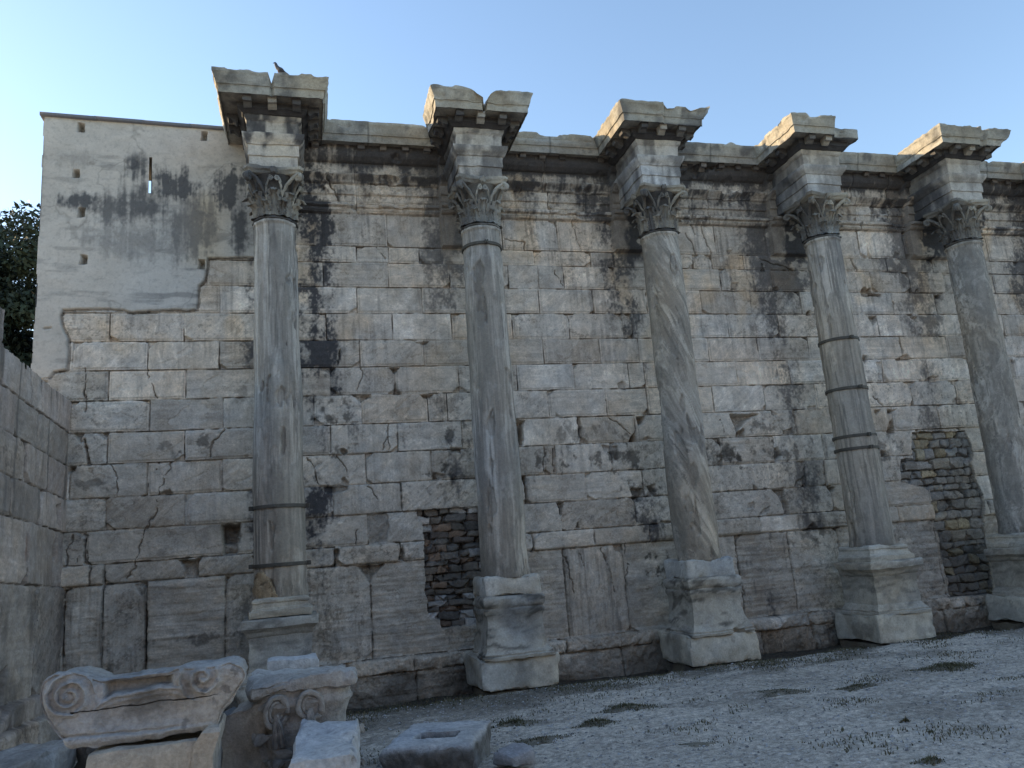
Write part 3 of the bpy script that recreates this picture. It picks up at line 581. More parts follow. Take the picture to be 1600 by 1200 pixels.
for bi, (xa, xb) in enumerate(bounds):
    n = int((xb - xa + .5) / .03); xs = np.linspace(xa - .25, xb + .25, n)
    V = np.stack([np.repeat(xs, len(prof)), -np.tile(prof[:, 0], n), np.tile(prof[:, 1], n)], 1)
    Q = V + np.array([0, YW, 0]); er = fbm3(Q, (2, 5, 5), 4, 120 + bi)
    V[:, 1] += .010 * fbm3(Q, 8, 4, 130) + .05 * ss(.35, .8, er) * ss(9.5, 9.7, V[:, 2]); V[:, 2] -= (.012 * fbm3(Q, (3, 6, 6), 4, 131) + .05 * ss(.35, .8, er)) * ss(9.55, 9.7, V[:, 2])
    if bi == 2: V[:, 2] += .10 * ss(.5, 1., 1 - np.abs(V[:, 0] - 8.55) / .45) * (V[:, 1] > -.40) * ss(9.6, 9.7, V[:, 2])
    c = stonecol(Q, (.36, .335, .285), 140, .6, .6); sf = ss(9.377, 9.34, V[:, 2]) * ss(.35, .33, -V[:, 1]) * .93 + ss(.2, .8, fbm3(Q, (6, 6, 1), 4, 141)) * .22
    sf = np.clip(sf, 0, .9)[:, None]; c = c * (1 - sf) + SOOT_SHADE * sf  # underside of the corona blended to near-black, streaks on the faces
    j = np.min(np.abs(V[:, 0][:, None] - np.arange(xa + .9, xb, 1.15)[None]), axis=1) if xb - xa > 1.2 else np.ones(len(V)); c *= (1 - .5 * (j < .012))[:, None]
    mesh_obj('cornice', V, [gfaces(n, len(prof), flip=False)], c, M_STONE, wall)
    x = xa - .02
    while x < xb + .05:
        if rm.rand() < .85:
            v, f = modillion(.12, .17 * (.7 + .4 * rm.rand()), .10); v = v + np.array([x, -.14, 9.365]); Q = v + np.array([0, YW, 0]); v = v + .008 * np.stack([fbm3(Q, 15, 2, s) for s in (1, 2, 3)], 1)
            c = stonecol(Q, (.24, .215, .19), 150, .6); k = rm.rand() * .7; mesh_obj('modillion', v, f, c * (1 - k) + SOOT_SHADE * k, M_STONE, wall)
        x += .40

# ------------------------------------------------------------------ columns
def ring_sweep(prof, hw, yf, yb, step=.04, damage=None):
    """profile (offset, z) swept round a rectangle centred on x=0 from y=yf to yb, closed at bottom and top"""
    prof = np.asarray(prof, float); n = len(prof)
    def side(L): return np.linspace(0, 1, max(3, int(L / step)) + 1)[:-1]
    segs = [('L', side(yb - yf)), ('F', side(2 * hw)), ('R', side(yb - yf)), ('B', np.linspace(0, 1, 4)[:-1])]
    V = []; S = []
    for nm, t in segs:
        for a in t:
            o = prof[:, 0]; x0 = -hw - o; x1 = hw + o; y0 = yf - o; y1 = yb + o * 0
            if nm == 'L': x = x0; y = y1 + a * (y0 - y1)
            elif nm == 'F': x = x0 + a * (x1 - x0); y = y0
            elif nm == 'R': x = x1; y = y0 + a * (y1 - y0)
            else: x = x1 + a * (x0 - x1); y = y1
            V.append(np.stack([x + 0 * o, y + 0 * o, prof[:, 1]], 1)); S.append((nm, a))
    m = len(V); V = np.array(V)
    if damage: V = damage(V, S, prof)
    F = [gfaces(m, n, True)]
    F.append(np.array([[k * n for k in range(m)][::-1]])); F.append(np.array([[k * n + n - 1 for k in range(m)]]))
    return V.reshape(-1, 3), F
def wear(V, org, amp=.008, sc=7, seed=0, big=.0):
    Q = V + np.asarray(org)
    V = V + amp * np.stack([fbm3(Q, sc, 4, seed + s) for s in (1, 2, 3)], 1)
    if big: V = V + big * np.stack([fbm3(Q, 2.5, 3, seed + s) for s in (4, 5, 6)], 1)
    return V
def leaf(z0, hl, w, rb, ang, curl=.10, nu=14, nv=11, seed=0):
    t = np.linspace(0, 1, nu)[:, None]; v = np.linspace(-1, 1, nv)[None]
    wid = w * (.42 + .58 * np.sin(np.pi * np.clip(t * .82 + .14, 0, 1)) ** .8) * (1 + .22 * np.sin(t * 5.5 * 2 * np.pi) * 1.0) * (1 - .75 * ss(.86, 1, t))
    out = rb(z0 + hl * t) + .045 + .018 * (1 - np.abs(v) ** 2) + curl * ss(.45, 1, t) ** 1.4
    z = z0 + hl * (t - .30 * ss(.78, 1., t) ** 1.5 * 1.0 * (t)) + 0 * v
    rib = .016 * np.cos(v * 3.2 * np.pi) * np.sin(np.pi * t) + .012 * np.exp(-(v / .12) ** 2)
    rr = out + rib; a = ang + wid * v / np.maximum(rr, .1) / 1.0
    V = np.stack([rr * np.cos(a), rr * np.sin(a), z + .012 * np.abs(v) * np.sin(t * 5.5 * 2 * np.pi)], 2).reshape(-1, 3)
    V2 = V.copy(); d = np.stack([np.cos(a), np.sin(a), 0 * a], 2).reshape(-1, 3) * .022; V2 = V2 - d
    f = gfaces(nu, nv); ed = list(range(nv)) ; b = nu * nv
    rim = [i * nv for i in range(nu)] + [(nu - 1) * nv + j for j in range(1, nv)] + [i * nv + nv - 1 for i in range(nu - 2, -1, -1)]
    rf = np.array([[rim[i], rim[i + 1], rim[i + 1] + b, rim[i] + b] for i in range(len(rim) - 1)])
    return np.concatenate([V, V2]), [f[:, ::-1], f + b, rf]
def spiral_tube(c, ex, ez, r0, r1, turns, start, rad0, rad1, n=26):
    t = np.linspace(0, 1, n); th = start - turns * 2 * math.pi * t; r = r0 * (r1 / r0) ** t
    P = np.asarray(c) + (r * np.cos(th))[:, None] * ex + (r * np.sin(th))[:, None] * ez
    return P, np.linspace(rad0, rad1, n)
def capital_geo(rn=.315, hgt=.86, wab=.445, seed=0, rot=math.pi / 4, broken=(), conc=.065):
    """corinthian capital, base at z=0: bell, two rows of acanthus, corner volutes, helices, concave abacus"""
    G = Geo(); s = hgt / .86; rs = np.random.RandomState(seed + 77); A0 = G.add
    def addl(V, F, lo=.05, hi=.85): A0(V, F, np.full((len(V), 3), rs.uniform(lo, hi)))
    P = np.array([(rn, 0), (rn + .03, .01), (rn + .035, .03), (rn + .01, .045), (rn - .04, .06), (rn - .05, .3), (rn - .035, .5), (rn + .02, .66), (rn + .07, .72), (rn + .09, .745)]) * [1, s]
    rb = lambda z: np.interp(z, P[:, 1], P[:, 0])
    V, F = lathe(resample(P, .04), 40); addl(V, F, .93, .97)
    rng = np.random.RandomState(seed)
    for k in range(8):
        a = rot + k * math.pi / 4
        if rng.rand() < .92: V, F = leaf(.045 * s, .30 * s, .098, rb, a + .39, .12 * (.6 + .6 * rng.rand()), seed=k); addl(V, F)
        if rng.rand() < .85: V, F = leaf(.06 * s, .50 * s, .105, rb, a, .16 * (.5 + .7 * rng.rand()), seed=k + 9); addl(V, F)
    for k in range(4):
        a = rot + k * math.pi / 2
        for sg in (-1, 1):
            # corner volute
            aa = a + sg * .11; er = np.array([math.cos(a), math.sin(a), 0]); et = np.array([-math.sin(a), math.cos(a), 0]); ez = np.array([0, 0, 1.])
            t = np.linspace(0, 1, 14)[:, None]; st = a + sg * .40
            p0 = np.array([math.cos(st) * (rb(.36 * s) + .02), math.sin(st) * (rb(.36 * s) + .02), .38 * s]); p2 = er * (wab * 1.24) + et * sg * .022 + ez * .735 * s; p1 = er * (rb(.62 * s) + .03) + et * sg * .09 + ez * .64 * s
            path = (1 - t) ** 2 * p0 + 2 * t * (1 - t) * p1 + t ** 2 * p2
            c = p2 - ez * .062 * s; sp, sr = spiral_tube(c, er, ez, .062 * s, .018, 1.5, math.pi / 2, .034, .015)
            if (k, sg) in broken: continue
            V, F = tube(np.concatenate([path[:-1], sp]), np.concatenate([np.linspace(.022, .035, 13), sr]), 8); addl(V, F)
            # inner helix, meeting its twin at the middle of the face
            am = a + sg * math.pi / 4; em = np.array([math.cos(am), math.sin(am), 0]); tm = np.array([-math.sin(am), math.cos(am), 0]) * sg
            p0 = np.array([math.cos(st) * (rb(.38 * s) + .02), math.sin(st) * (rb(.38 * s) + .02), .40 * s]); p2 = em * (rb(.7 * s) + .03) - tm * .055 + ez * .70 * s; p1 = (p0 + p2) / 2 + em * .03 - tm * .05
            path = (1 - t) ** 2 * p0 + 2 * t * (1 - t) * p1 + t ** 2 * p2
            c = p2 - ez * .045 * s; sp, sr = spiral_tube(c, tm, ez, .045 * s, .014, 1.3, math.pi / 2, .018, .010)
            V, F = tube(np.concatenate([path[:-1], sp]), np.concatenate([np.linspace(.014, .020, 13), sr]), 7); addl(V, F)
            # caulis
            V, F = tube([np.array([math.cos(st), math.sin(st), 0]) * (rb(z) + .015) + ez * z for z in np.linspace(.1 * s, .42 * s, 6)], [.018, .018, .02, .022, .03, .034], 7); addl(V, F)
    # abacus with concave sides
    ring = []
    for k in range(4):
        a = rot + k * math.pi / 2; c = np.array([math.cos(a), math.sin(a)]); tt = np.array([-math.sin(a), math.cos(a)])
        A = c * wab * 1.36 + tt * .05; B_ = np.array([-c[1], c[0]]) * wab * 1.36 - (np.array([-tt[1], tt[0]])) * .05
        ring.append(c * wab * 1.36 - tt * .05)
        for q in np.linspace(0, 1, 12): 
            p = A * (1 - q) + B_ * q; m = (c + np.array([-c[1], c[0]])) / 2; ring.append(p - m / np.linalg.norm(m) * conc * math.sin(math.pi * q) ** 1.0 * (1 if 0 < q < 1 else 0))
    ring = np.array(ring)[:-0 or None]; prf = [(.86, .742), (.90, .752), (.93, .79), (.97, .80), (1., .815), (1., .858)]; nr = len(ring)
    V = np.array([[(x * f, y * f, z * s) for f, z in prf] for x, y in ring]).reshape(-1, 3); np_ = len(prf)
    addl(V, [gfaces(nr, np_, True), np.array([[k * np_ for k in range(nr)][::-1]]), np.array([[k * np_ + np_ - 1 for k in range(nr)]])], .0, .25)
    for k in range(4):                                   # rosette in the middle of each side
        a = rot + math.pi / 4 + k * math.pi / 2
        V, F = lathe([(.001, -.05), (.035, -.045), (.055, -.02), (.05, .01), (.06, .03), (.03, .05), (.001, .055)], 10)
        V = V * (1 + .15 * np.cos(5 * np.arctan2(V[:, 1], V[:, 0])))[:, None]; r = wab * .88 + .02
        addl(V + np.array([math.cos(a) * r, math.sin(a) * r, .795 * s]), F)
    V, F, Cs = G.arr(); return V, F, Cs[:, 0]
def shaftcol(V, seed, mode):
    """veined green-grey marble; V in world space"""
    x, y, z = V.T; n = len(V)
    if mode == 'diag': W = np.stack([(x * .9 + z * .36) , y * .5, (z * .9 - x * .36) * .10], 1)
    elif mode == 'swirl': W = np.stack([x + .35 * fbm3(V, 1.4, 3, seed), y, z * .45 + .5 * fbm3(V, 1.1, 3, seed + 1)], 1)
    else: W = np.stack([x, y, z * .10], 1)
    W = W + (.09 if mode != 'vert' else .035) * np.stack([fbm3(V, (1.6, 1.6, .6), 3, seed + q) for q in (2, 3, 4)], 1)
    v1 = fbm3(W, (7, 7, 5), 5, seed + 5, .6); v2 = fbm3(W, (26, 26, 5), 5, seed + 6, .6)
    c = mix(np.array([.255, .228, .195]), np.array([.49, .445, .385]), ss(-.35, .45, v1 + .55 * v2)[:, None])
    c = c * (1 - .55 * ss(.25, .7, v2 + .3 * v1))[:, None]; c = c * (1 + .40 * ss(.3, .8, -v2 - .2 * v1))[:, None]
    pat = ss(.06, .14, fbm3(V, (1.7, 1.7, .6), 6, seed + 7, .6)) ; c = mix(c, c * .5 + .5 * np.array([.20, .19, .168]), (.9 * pat)[:, None])        # smooth dark skin left in patches
    ch = ss(.30, .42, fbm3(V, (4, 4, 2), 5, seed + 8, .6)); c = mix(c, np.array([.46, .43, .385]), (.30 * ch * (1 - .6 * pat))[:, None])
    w = fbm3(V, .9, 2, seed + 9); c *= np.stack([1 + .05 * w, np.ones(n), 1 - .07 * w], 1)
    return c, pat, v2
BLOCKC = (.37, .345, .30)
def column(i, label, mode, bands=(), basekind=0, damage=None, capseed=0, broken=(), plinth=True):
    x = XC[i]; Y = 12.5; org = np.array([x, Y, 0]); t = thing('marble_column', (x, Y, 0), label, 'column', 'columns in front of the ancient wall'); sd = 200 + i * 23
    def part(name, V, F, c, mat=M_STONE, par=t, sharp=38): return mesh_obj(name, V, F, c, mat, par, True, sharp)
    # foundation and plinth
    V, F = rbox(1.10, 1.15, .42, .07, .03, .01, sd + 1, .03); V[:, 2] -= .45; V[:, 1] += .06; part('foundation', V, F, stonecol(V + org, (.17, .15, .12), sd + 1, .6), M_ROUGH)
    pw = [1.16, 1.22, 1.22, 1.16, 1.2, 1.2][i]
    V, F = rbox(pw, 1.15, .455, .03, .025, .007, sd + 2, .035); V[:, 1] += .03; V[:, 2] -= .015; c = stonecol(V + org, (.46, .425, .36), sd + 2, .35, .5); part('plinth', V, F, c)
    # pedestal
    hw = [.42, .43, .43, .44, .44, .44][i]
    PR = [(.10, .42), (.105, .46), (.075, .475), (.08, .50), (.05, .53), (.025, .575), (.0, .60), (-.005, .85), (0, 1.08), (.02, 1.10), (.03, 1.12), (.035, 1.15), (.085, 1.20), (.10, 1.21), (.10, 1.31), (.085, 1.33)]
    if basekind: PR = [(.12, .42), (.125, .46), (.10, .475), (.105, .50), (.075, .53), (.055, .60), (.03, .68), (.008, .78), (.0, .88), (.0, .97), (.012, 1.03), (.035, 1.07), (.04, 1.12), (.02, 1.15), (.05, 1.20), (.055, 1.29), (.03, 1.33)]
    def dmg(V, S, prof):
        e = ss(.2, .75, fbm3(V.reshape(-1, 3) + org, 2.6, 4, sd + 3)).reshape(V.shape[:2]) * (.6 + .4 * basekind)
        lim = np.array([0, .45, 0]); rel = V - lim; V[:, :, :2] -= (rel[:, :, :2] / (np.linalg.norm(rel[:, :, :2], axis=2, keepdims=True) + 1e-6)) * (e * np.maximum(prof[None, :, 0], .015) * 1.0)[:, :, None]
        return V
    V, F = ring_sweep(resample(PR, .035), hw, -.45, .45, .04, dmg); V = wear(V, org, .008, 8, sd + 4, .012)
    c = stonecol(V + org + .03 * np.stack([fbm3(V + org, 2.5, 3, sd + s_) for s_ in (1, 2, 3)], 1) * 3, BLOCKC, sd + 4, .3, .5, .35 + .25 * basekind); c *= mix(1., .78, ss(.9, 1.15, V[:, 2] + .1 * fbm3(V + org, 4, 3, sd)) * ss(1.25, 1.12, V[:, 2]))[:, None]; part('pedestal', V, F, c)
    # base of the shaft
    if basekind:
        V, F = rbox(.86, .82, .30, .03, .03, .012, sd + 6, .035); V[:, 2] += 1.315; c = stonecol(V + org, (.45, .43, .39), sd + 6, .35, .8)
    else:
        BP = [(.02, 1.325), (.03, 1.36), (.03, 1.42), (.0, 1.43), (-.005, 1.45), (-.02, 1.46), (-.03, 1.52), (-.015, 1.54), (-.02, 1.575), (-.06, 1.60)]
        V, F = ring_sweep(resample(BP, .03), hw - .005, -.45, .43, .035, None); V = wear(V, org, .010, 7, sd + 7, .022); c = stonecol(V + org, (.43, .40, .345), sd + 7, .25, .5, .3)
    part('base', V, F, c)
    # shaft
    zs = np.concatenate([np.linspace(1.59, 7.36, 400), [7.385, 7.40, 7.415, 7.44, 7.455]]); u = (zs - 1.59) / 5.8
    r = .372 - .052 * np.clip(u, 0, 1) ** 1.6 + .02 * ss(.04, 0, u); r[-5:] += np.array([.004, .022, .026, .022, .004])
    V, F = lathe(np.stack([r, zs], 1), 150); W = V + org; sc, pat, v2 = shaftcol(W, sd + 10, mode)
    nrm = V.copy(); nrm[:, 2] = 0; nrm /= np.linalg.norm(nrm, axis=1)[:, None]
    er = .012 * fbm3(W, (6, 6, .9), 4, sd + 11) + .010 * v2 * (1 - pat) + .007 * pat
    gouge = ss(.40, .62, fbm3(W, (5, 5, 1.6), 4, sd + 12)) * (1 - .7 * pat); er = er - .034 * gouge + .010 * fbm3(W, 2.5, 3, sd + 19)
    if i == 2: er = er - .06 * ss(2.6, 1.6, W[:, 2]) * ss(-.1, .5, fbm3(W, (2, 2, 1.2), 3, 5)) * ss(x + .1, x - .3, W[:, 0])
    V = V + nrm * er[:, None]; sc = sc * (1 - .25 * gouge)[:, None]
    drt = ss(2.0, 1.6, W[:, 2]) * .25; sc = sc * (1 - drt)[:, None]
    sk = np.clip(.6 * ss(6.6, 7.4, W[:, 2] + .5 * fbm3(W, (3, 3, .6), 3, sd + 13)) * ss(.1, .6, fbm3(W, (4, 4, .6), 4, sd + 14)), 0, .7)
    sc = sc * (1 - sk[:, None]) + SOOT_SHADE * sk[:, None]
    part('shaft', V, F + [np.array([[k * len(zs) + len(zs) - 1 for k in range(150)]])], sc, M_SHAFT, t, 50)
    # capital
    V, F, ps = capital_geo(seed=capseed, broken=broken); V[:, 2] += 7.45; V = wear(V, org, .011, 22, sd + 15, .008)
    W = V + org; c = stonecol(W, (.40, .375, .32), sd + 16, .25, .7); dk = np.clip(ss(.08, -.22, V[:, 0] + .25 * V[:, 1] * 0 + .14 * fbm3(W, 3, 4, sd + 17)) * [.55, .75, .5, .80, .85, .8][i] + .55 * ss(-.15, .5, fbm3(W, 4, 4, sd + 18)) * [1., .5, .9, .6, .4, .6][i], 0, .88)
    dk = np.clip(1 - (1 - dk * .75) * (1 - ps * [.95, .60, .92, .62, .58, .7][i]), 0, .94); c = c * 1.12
    part('capital', V, F, c * (1 - dk[:, None]) + SOOT_SHADE * dk[:, None], M_STONE, t, 40)
    # entablature block: architrave and frieze back to the wall
    AP = [(-.055, 8.315), (-.05, 8.32), (-.05, 8.505), (-.028, 8.512), (-.026, 8.70), (-.005, 8.71), (.005, 8.735), (.04, 8.78), (.06, 8.83), (.065, 8.865), (.06, 8.872), (.0, 8.88)]
    yb = 1.0
    V, F = ring_sweep(resample(AP, .03), .42, -.40, yb, .035); V = wear(V, org, .006, 9, sd + 20, .012)
    W = V + org; c = stonecol(W, (.46, .44, .41), sd + 20, .2, .35); 
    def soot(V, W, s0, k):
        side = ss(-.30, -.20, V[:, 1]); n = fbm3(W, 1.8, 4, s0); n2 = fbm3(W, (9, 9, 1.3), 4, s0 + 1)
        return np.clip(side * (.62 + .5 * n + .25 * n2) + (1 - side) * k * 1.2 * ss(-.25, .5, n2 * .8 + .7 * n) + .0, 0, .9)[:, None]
    k = [.85, .55, .55, .35, .3, .4][i]
    s = soot(V, W, sd + 21, k); c = c * (1 - s) + SOOT_SHADE * s; bot = ss(8.325, 8.318, V[:, 2])[:, None] * .7; part('architrave', V, F, c * (1 - bot) + SOOT_SHADE * bot)  # underside of the architrave darkened
    FP = [(-.02, 8.872), (-.015, 8.89), (-.015, 9.10), (.0, 9.115), (.02, 9.14), (.03, 9.195)]
    V, F = ring_sweep(resample(FP, .03), .42, -.40, yb, .035); V = wear(V, org, .007, 9, sd + 24, .012)
    W = V + org; c = stonecol(W, (.46, .435, .40), sd + 24, .2, .4); s = soot(V, W, sd + 25, k); part('frieze', V, F, c * (1 - s) + SOOT_SHADE * s)
    # cornice
    def cd(V, S, prof):
        P0 = V.reshape(-1, 3) + org; er = ss(.30, .85, fbm3(P0, (2.5, 2.5, 4), 4, sd + 27)).reshape(V.shape[:2])
        if damage: V = damage(V, S, prof)
        rj_ = np.random.RandomState(sd + 60); kk = np.arange(len(S)); stp = np.repeat(rj_.rand(len(S) // 4 + 1) ** 3 * .045, 4)[:len(S)] + np.repeat(rj_.rand(len(S) // 9 + 1) ** 3 * .04, 9)[:len(S)]; V[:, :, 2] = np.minimum(V[:, :, 2], (9.715 - stp)[:, None])
        tp = ss(9.45, 9.70, V[:, :, 2]); V[:, :, 2] -= (.016 * er + .007 * fbm3(P0, 14, 3, sd + 28).reshape(er.shape)) * tp
        rel = V[:, :, :2] - np.array([0, .3]); rel /= np.linalg.norm(rel, axis=2, keepdims=True) + 1e-6; V[:, :, :2] -= rel * (.045 * er * ss(.25, .4, prof[:, 0])[None])[:, :, None]
        return V
    V, F = ring_sweep(resample(CPROF, .028), .42, -.40, yb - .1, .022, cd); V = wear(V, org, .006, 12, sd + 29)
    W = V + org; c = stonecol(W, (.36, .335, .28), sd + 30, .55, .6)
    und = np.clip(ss(9.377, 9.345, V[:, 2]) * ss(.385, .36, np.maximum(np.abs(V[:, 0]) - .42, -.40 - V[:, 1])) * .95 + .30 * ss(.25, .8, fbm3(W, (5, 5, 1), 4, sd + 31)), 0, .95)[:, None]; c = c * (1 - und) + SOOT_SHADE * und  # cornice underside blended to near-black, streaks elsewhere
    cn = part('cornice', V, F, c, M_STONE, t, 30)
    # modillions under it
    rr = np.random.RandomState(sd); pos = [(-.38, -.555, 0), (0, -.535, 0), (.38, -.535, 0)] + [(-.555, yy, 1) for yy in (-.40, -.05, .30)] + [(.555, yy, -1) for yy in (-.40, -.05, .30)]
    for (mx, my, d) in pos:
        if rr.rand() < .12 and mx != 0: continue
        if i == 3 and mx > .2: continue
        v, f = modillion(.13, .17, .11); a = -d * math.pi / 2; R = np.array([[math.cos(a), -math.sin(a), 0], [math.sin(a), math.cos(a), 0], [0, 0, 1]]); v = v @ R.T + np.array([mx, my, 9.367]); v = wear(v, org, .010, 14, sd + 33)
        k2 = .15 if mx == 0 else .72 + .22 * rr.rand(); c = stonecol(v + org, (.40, .37, .32), sd + 34, .3); mesh_obj('modillion', v, f, c * (1 - k2) + SOOT_SHADE * k2, M_STONE, cn)
    # iron bands
    for zb, tilt in bands:
        rz = .372 - .052 * np.clip((zb - 1.59) / 5.8, 0, 1) ** 1.6 + .012
        V, F = lathe([(rz - .03, -.027), (rz + .012, -.027), (rz + .016, -.022), (rz + .016, .022), (rz + .012, .027), (rz - .03, .027)], 56)
        G = Geo(); G.add(V, F)
        for a in ((math.pi * 1.04, -.04 + math.pi * 1.96) if i == 0 else (-math.pi * .5,)):
            for s_ in (-.018, .018):
                v, f = box_mesh(-.012, .055, -.010, .010, -.032, .032); v = v + np.array([0, s_, 0]); ca, sa = math.cos(a), math.sin(a); v = np.stack([v[:, 0] * ca - v[:, 1] * sa + ca * (rz + .01), v[:, 0] * sa + v[:, 1] * ca + sa * (rz + .01), v[:, 2]], 1); G.add(v, f)
            v, f = tube([(-.04, 0, 0), (.04, 0, 0)], .012, 6); v = np.stack([v[:, 1], v[:, 0], v[:, 2]], 1) + np.array([.03, 0, 0]); v = np.stack([v[:, 0] * ca - v[:, 1] * sa + ca * (rz + .01), v[:, 0] * sa + v[:, 1] * ca + sa * (rz + .01), v[:, 2]], 1); G.add(v, f)
        if i == 0:
            v, f = lathe([(.001, .008), (.012, .007), (.016, 0)], 10); G.add(np.stack([v[:, 0] - .06, -v[:, 2] - rz - .015, v[:, 1]], 1), f)
        V, F, _ = G.arr(); V[:, 2] += tilt * V[:, 0] + zb; c = col3((.085, .078, .066), len(V)) * (1 + .3 * fbm3(V + org, 12, 3, sd))[:, None]; part('iron_band', V, F, c, M_IRON)
    return t
def dm1(V, S, prof):
    for k, (nm, a) in enumerate(S):
        if nm == 'F':
            z = 9.71 - .20 * max(0, 1 - abs(a - .502) / .018) - .03 * max(0, 1 - abs(a - .43) / .10); V[k, :, 2] = np.minimum(V[k, :, 2], z)
            if abs(a - .502) < .016: V[k, :, 1] += .05 * (prof[:, 0] > .3)
    return V
def dm2(V, S, prof):
    for k, (nm, a) in enumerate(S):
        if nm == 'F':
            z = np.interp(a, [0, .30, .40, .50, .515, .545, .555, .62, .7, 1], [9.72, 9.705, 9.66, 9.52, 9.40, 9.40, 9.56, 9.66, 9.69, 9.705]); V[k, :, 2] = np.minimum(V[k, :, 2], z)
            if .50 < a < .55: V[k, :, 1] += .14 * (prof[:, 0] > .25)
        if nm == 'L' and a < .5: V[k, :, 0] += .16 * ss(.5, .2, a) * ss(.2, .4, prof[:, 0])
        if nm == 'R': V[k, :, 2] = np.minimum(V[k, :, 2], 9.70)
    return V
def dm3(V, S, prof):
    for k, (nm, a) in enumerate(S):
        if nm == 'F':
            z = np.interp(a, [0, .05, .48, .50, .52, .60, .64, .74, .78, .86, .9, 1], [9.69, 9.72, 9.70, 9.68, 9.60, 9.62, 9.67, 9.66, 9.58, 9.63, 9.67, 9.69]); V[k, :, 2] = np.minimum(V[k, :, 2], z)
            if a > .5: V[k, :, 1] += .05 * ss(.3, .42, prof[:, 0])
            if abs(a - .505) < .02: V[k, :, 1] += .05 * (prof[:, 0] > .3)
        if nm == 'R': V[k, :, 0] -= .10 * ss(.3, .42, prof[:, 0]) * ss(9.6, 9.4, prof[:, 1])
    return V
def dm4(V, S, prof):
    for k, (nm, a) in enumerate(S):
        b = a if nm == 'F' else 1.2 if nm in 'RB' else 0
        e = ss(.53, .58, b + .02 * math.sin(k * 1.7)); o = prof[:, 0]; o2 = np.minimum(o, .27 + .015 * math.sin(k * .5)); sh = (o - o2) * e
        if nm == 'F' or nm == 'L': V[k, :, 1] += sh if nm == 'F' else 0
        if nm == 'R': V[k, :, 0] -= sh; V[k, :, 1] = np.maximum(V[k, :, 1], -.40 - o2)
        if nm == 'F' and e > 0: V[k, :, 0] = np.minimum(V[k, :, 0], .42 + o2) if e > .5 else V[k, :, 0]
        V[k, :, 2] = np.minimum(V[k, :, 2], mix(9.72, 9.55 + .008 * math.sin(b * 14) + .004 * math.sin(k), e))
    return V
def dm5(V, S, prof):
    for k, (nm, a) in enumerate(S):
        if nm == 'F':
            z = 9.71 - .025 * (math.sin(a * 40) > .3) * (a > .25) - .06 * max(0, 1 - abs(a - .63) / .03); V[k, :, 2] = np.minimum(V[k, :, 2], z)
            if abs(a - .63) < .03: V[k, :, 1] += .07 * (prof[:, 0] > .3)
        cr = ss(.86, 1., a) if nm == 'F' else ss(.35, 0, a) if nm == 'R' else 0
        V[k, :, 0] -= .16 * cr * ss(9.55, 9.36, prof[:, 1]) * ss(.2, .36, prof[:, 0])
    return V
c1 = column(0, 'tall marble column nearest the plastered wall end, two iron bands low on its shaft and an orange repair at its foot', 'vert', [(2.90, .0), (2.055, .0)], 0, dm1, 1)
column(1, 'marble column with one iron band just below its capital, standing beside the dark infill of thin stones', 'vert', [(7.13, 0.)], 1, dm2, 2)
column(2, 'marble column with diagonal veins and a battered foot, no iron bands, third from the plastered end', 'diag', (), 1, dm3, 3)
column(3, 'marble column strapped with four iron bands, half of its crowning cornice broken away', 'vert', [(5.41, 0.), (4.46, 0.), (3.57, 0.), (3.34, 0.)], 0, dm4, 4, ())
column(4, 'marble column with pale swirling veins near the right edge of the photo, beside the tan rubble infill', 'swirl', (), 0, dm5, 5)
column(5, 'last marble column, only the flank of its cornice showing at the right edge of the photo', 'diag', (), 0, dm1, 6)
# orange mortar repair at the foot of the first shaft
th = np.linspace(math.pi * 1.02, math.pi * 1.56, 26); zz_ = np.linspace(1.58, 2.02, 24)
A, B_ = np.meshgrid(th, zz_, indexing='ij'); f = (B_ - 1.58) / .44; lim = .5 + .5 * np.cos((A - math.pi * 1.24) * 3.3); dep = ss(0, .12, lim ** .7 - f)
rr = .30 + .095 * dep; V = np.stack([rr * np.cos(A), rr * np.sin(A), B_], 2).reshape(-1, 3); W = V + np.array([XC[0], 12.5, 0]); V = wear(V, (XC[0], 12.5, 0), .012, 14, 900)
c = col3((.36, .27, .17), len(V)) * (1 + .3 * fbm3(W, 12, 4, 901))[:, None]; k = ss(.25, .6, fbm3(W, 14, 4, 902))[:, None] * .7; c = c * (1 - k) + np.array([.10, .075, .05]) * k
mesh_obj('mortar_repair', V, [gfaces(26, 24)], c, M_ROUGH, c1)

# ------------------------------------------------------------------ the return wall on the left
XL = -3.55
rw = thing('return_wall', (XL, 10.4, 0), 'lower wall of large marble blocks meeting the tall wall at a right angle on the left', 'wall')
yg = np.arange(6.8, YW + .06, .016); zl = np.arange(-.3, 5.45, .016); U, Z = np.meshgrid(yg, zl, indexing='ij'); Zs = Z - .045 * (YW - U)
lvl = [-.6, .27, .55, 1.97, 2.775, 3.27, 3.79, 4.31, 4.83, 6]
jl = {0: [7.5, 9.2, 10.6, 12.0], 1: [8.3, 9.9, 11.2, 12.6], 2: [8.2, 9.8, 12.2], 3: [7.7, 9.3, 10.6, 11.75, 12.9], 4: [8.2, 9.9, 11.05, 12.2], 5: [7.3, 8.6, 10.0, 11.5, 12.5], 6: [8, 9.5, 11.06, 11.95], 7: [7.4, 9.0, 10.59, 12.05], 8: [8.0, 9.6, 10.5]}
H, C, DJ = masonry(U, Zs, lvl, jl, 57, lambda z: .7 if z < .5 else .30, [(.38, .32, .28), (.355, .305, .265), (.395, .335, .29), (.335, .29, .25)], margin=.1)
st = ss(.2, .8, fbm2(U * 7, Z * .8, 5, 400) + .4 * fbm2(U * 1.5, Z, 3, 401)) * ss(2.0, 3.6, Z) * .6; C = C * (1 - st[..., None]) + np.array([.10, .095, .09]) * st[..., None]
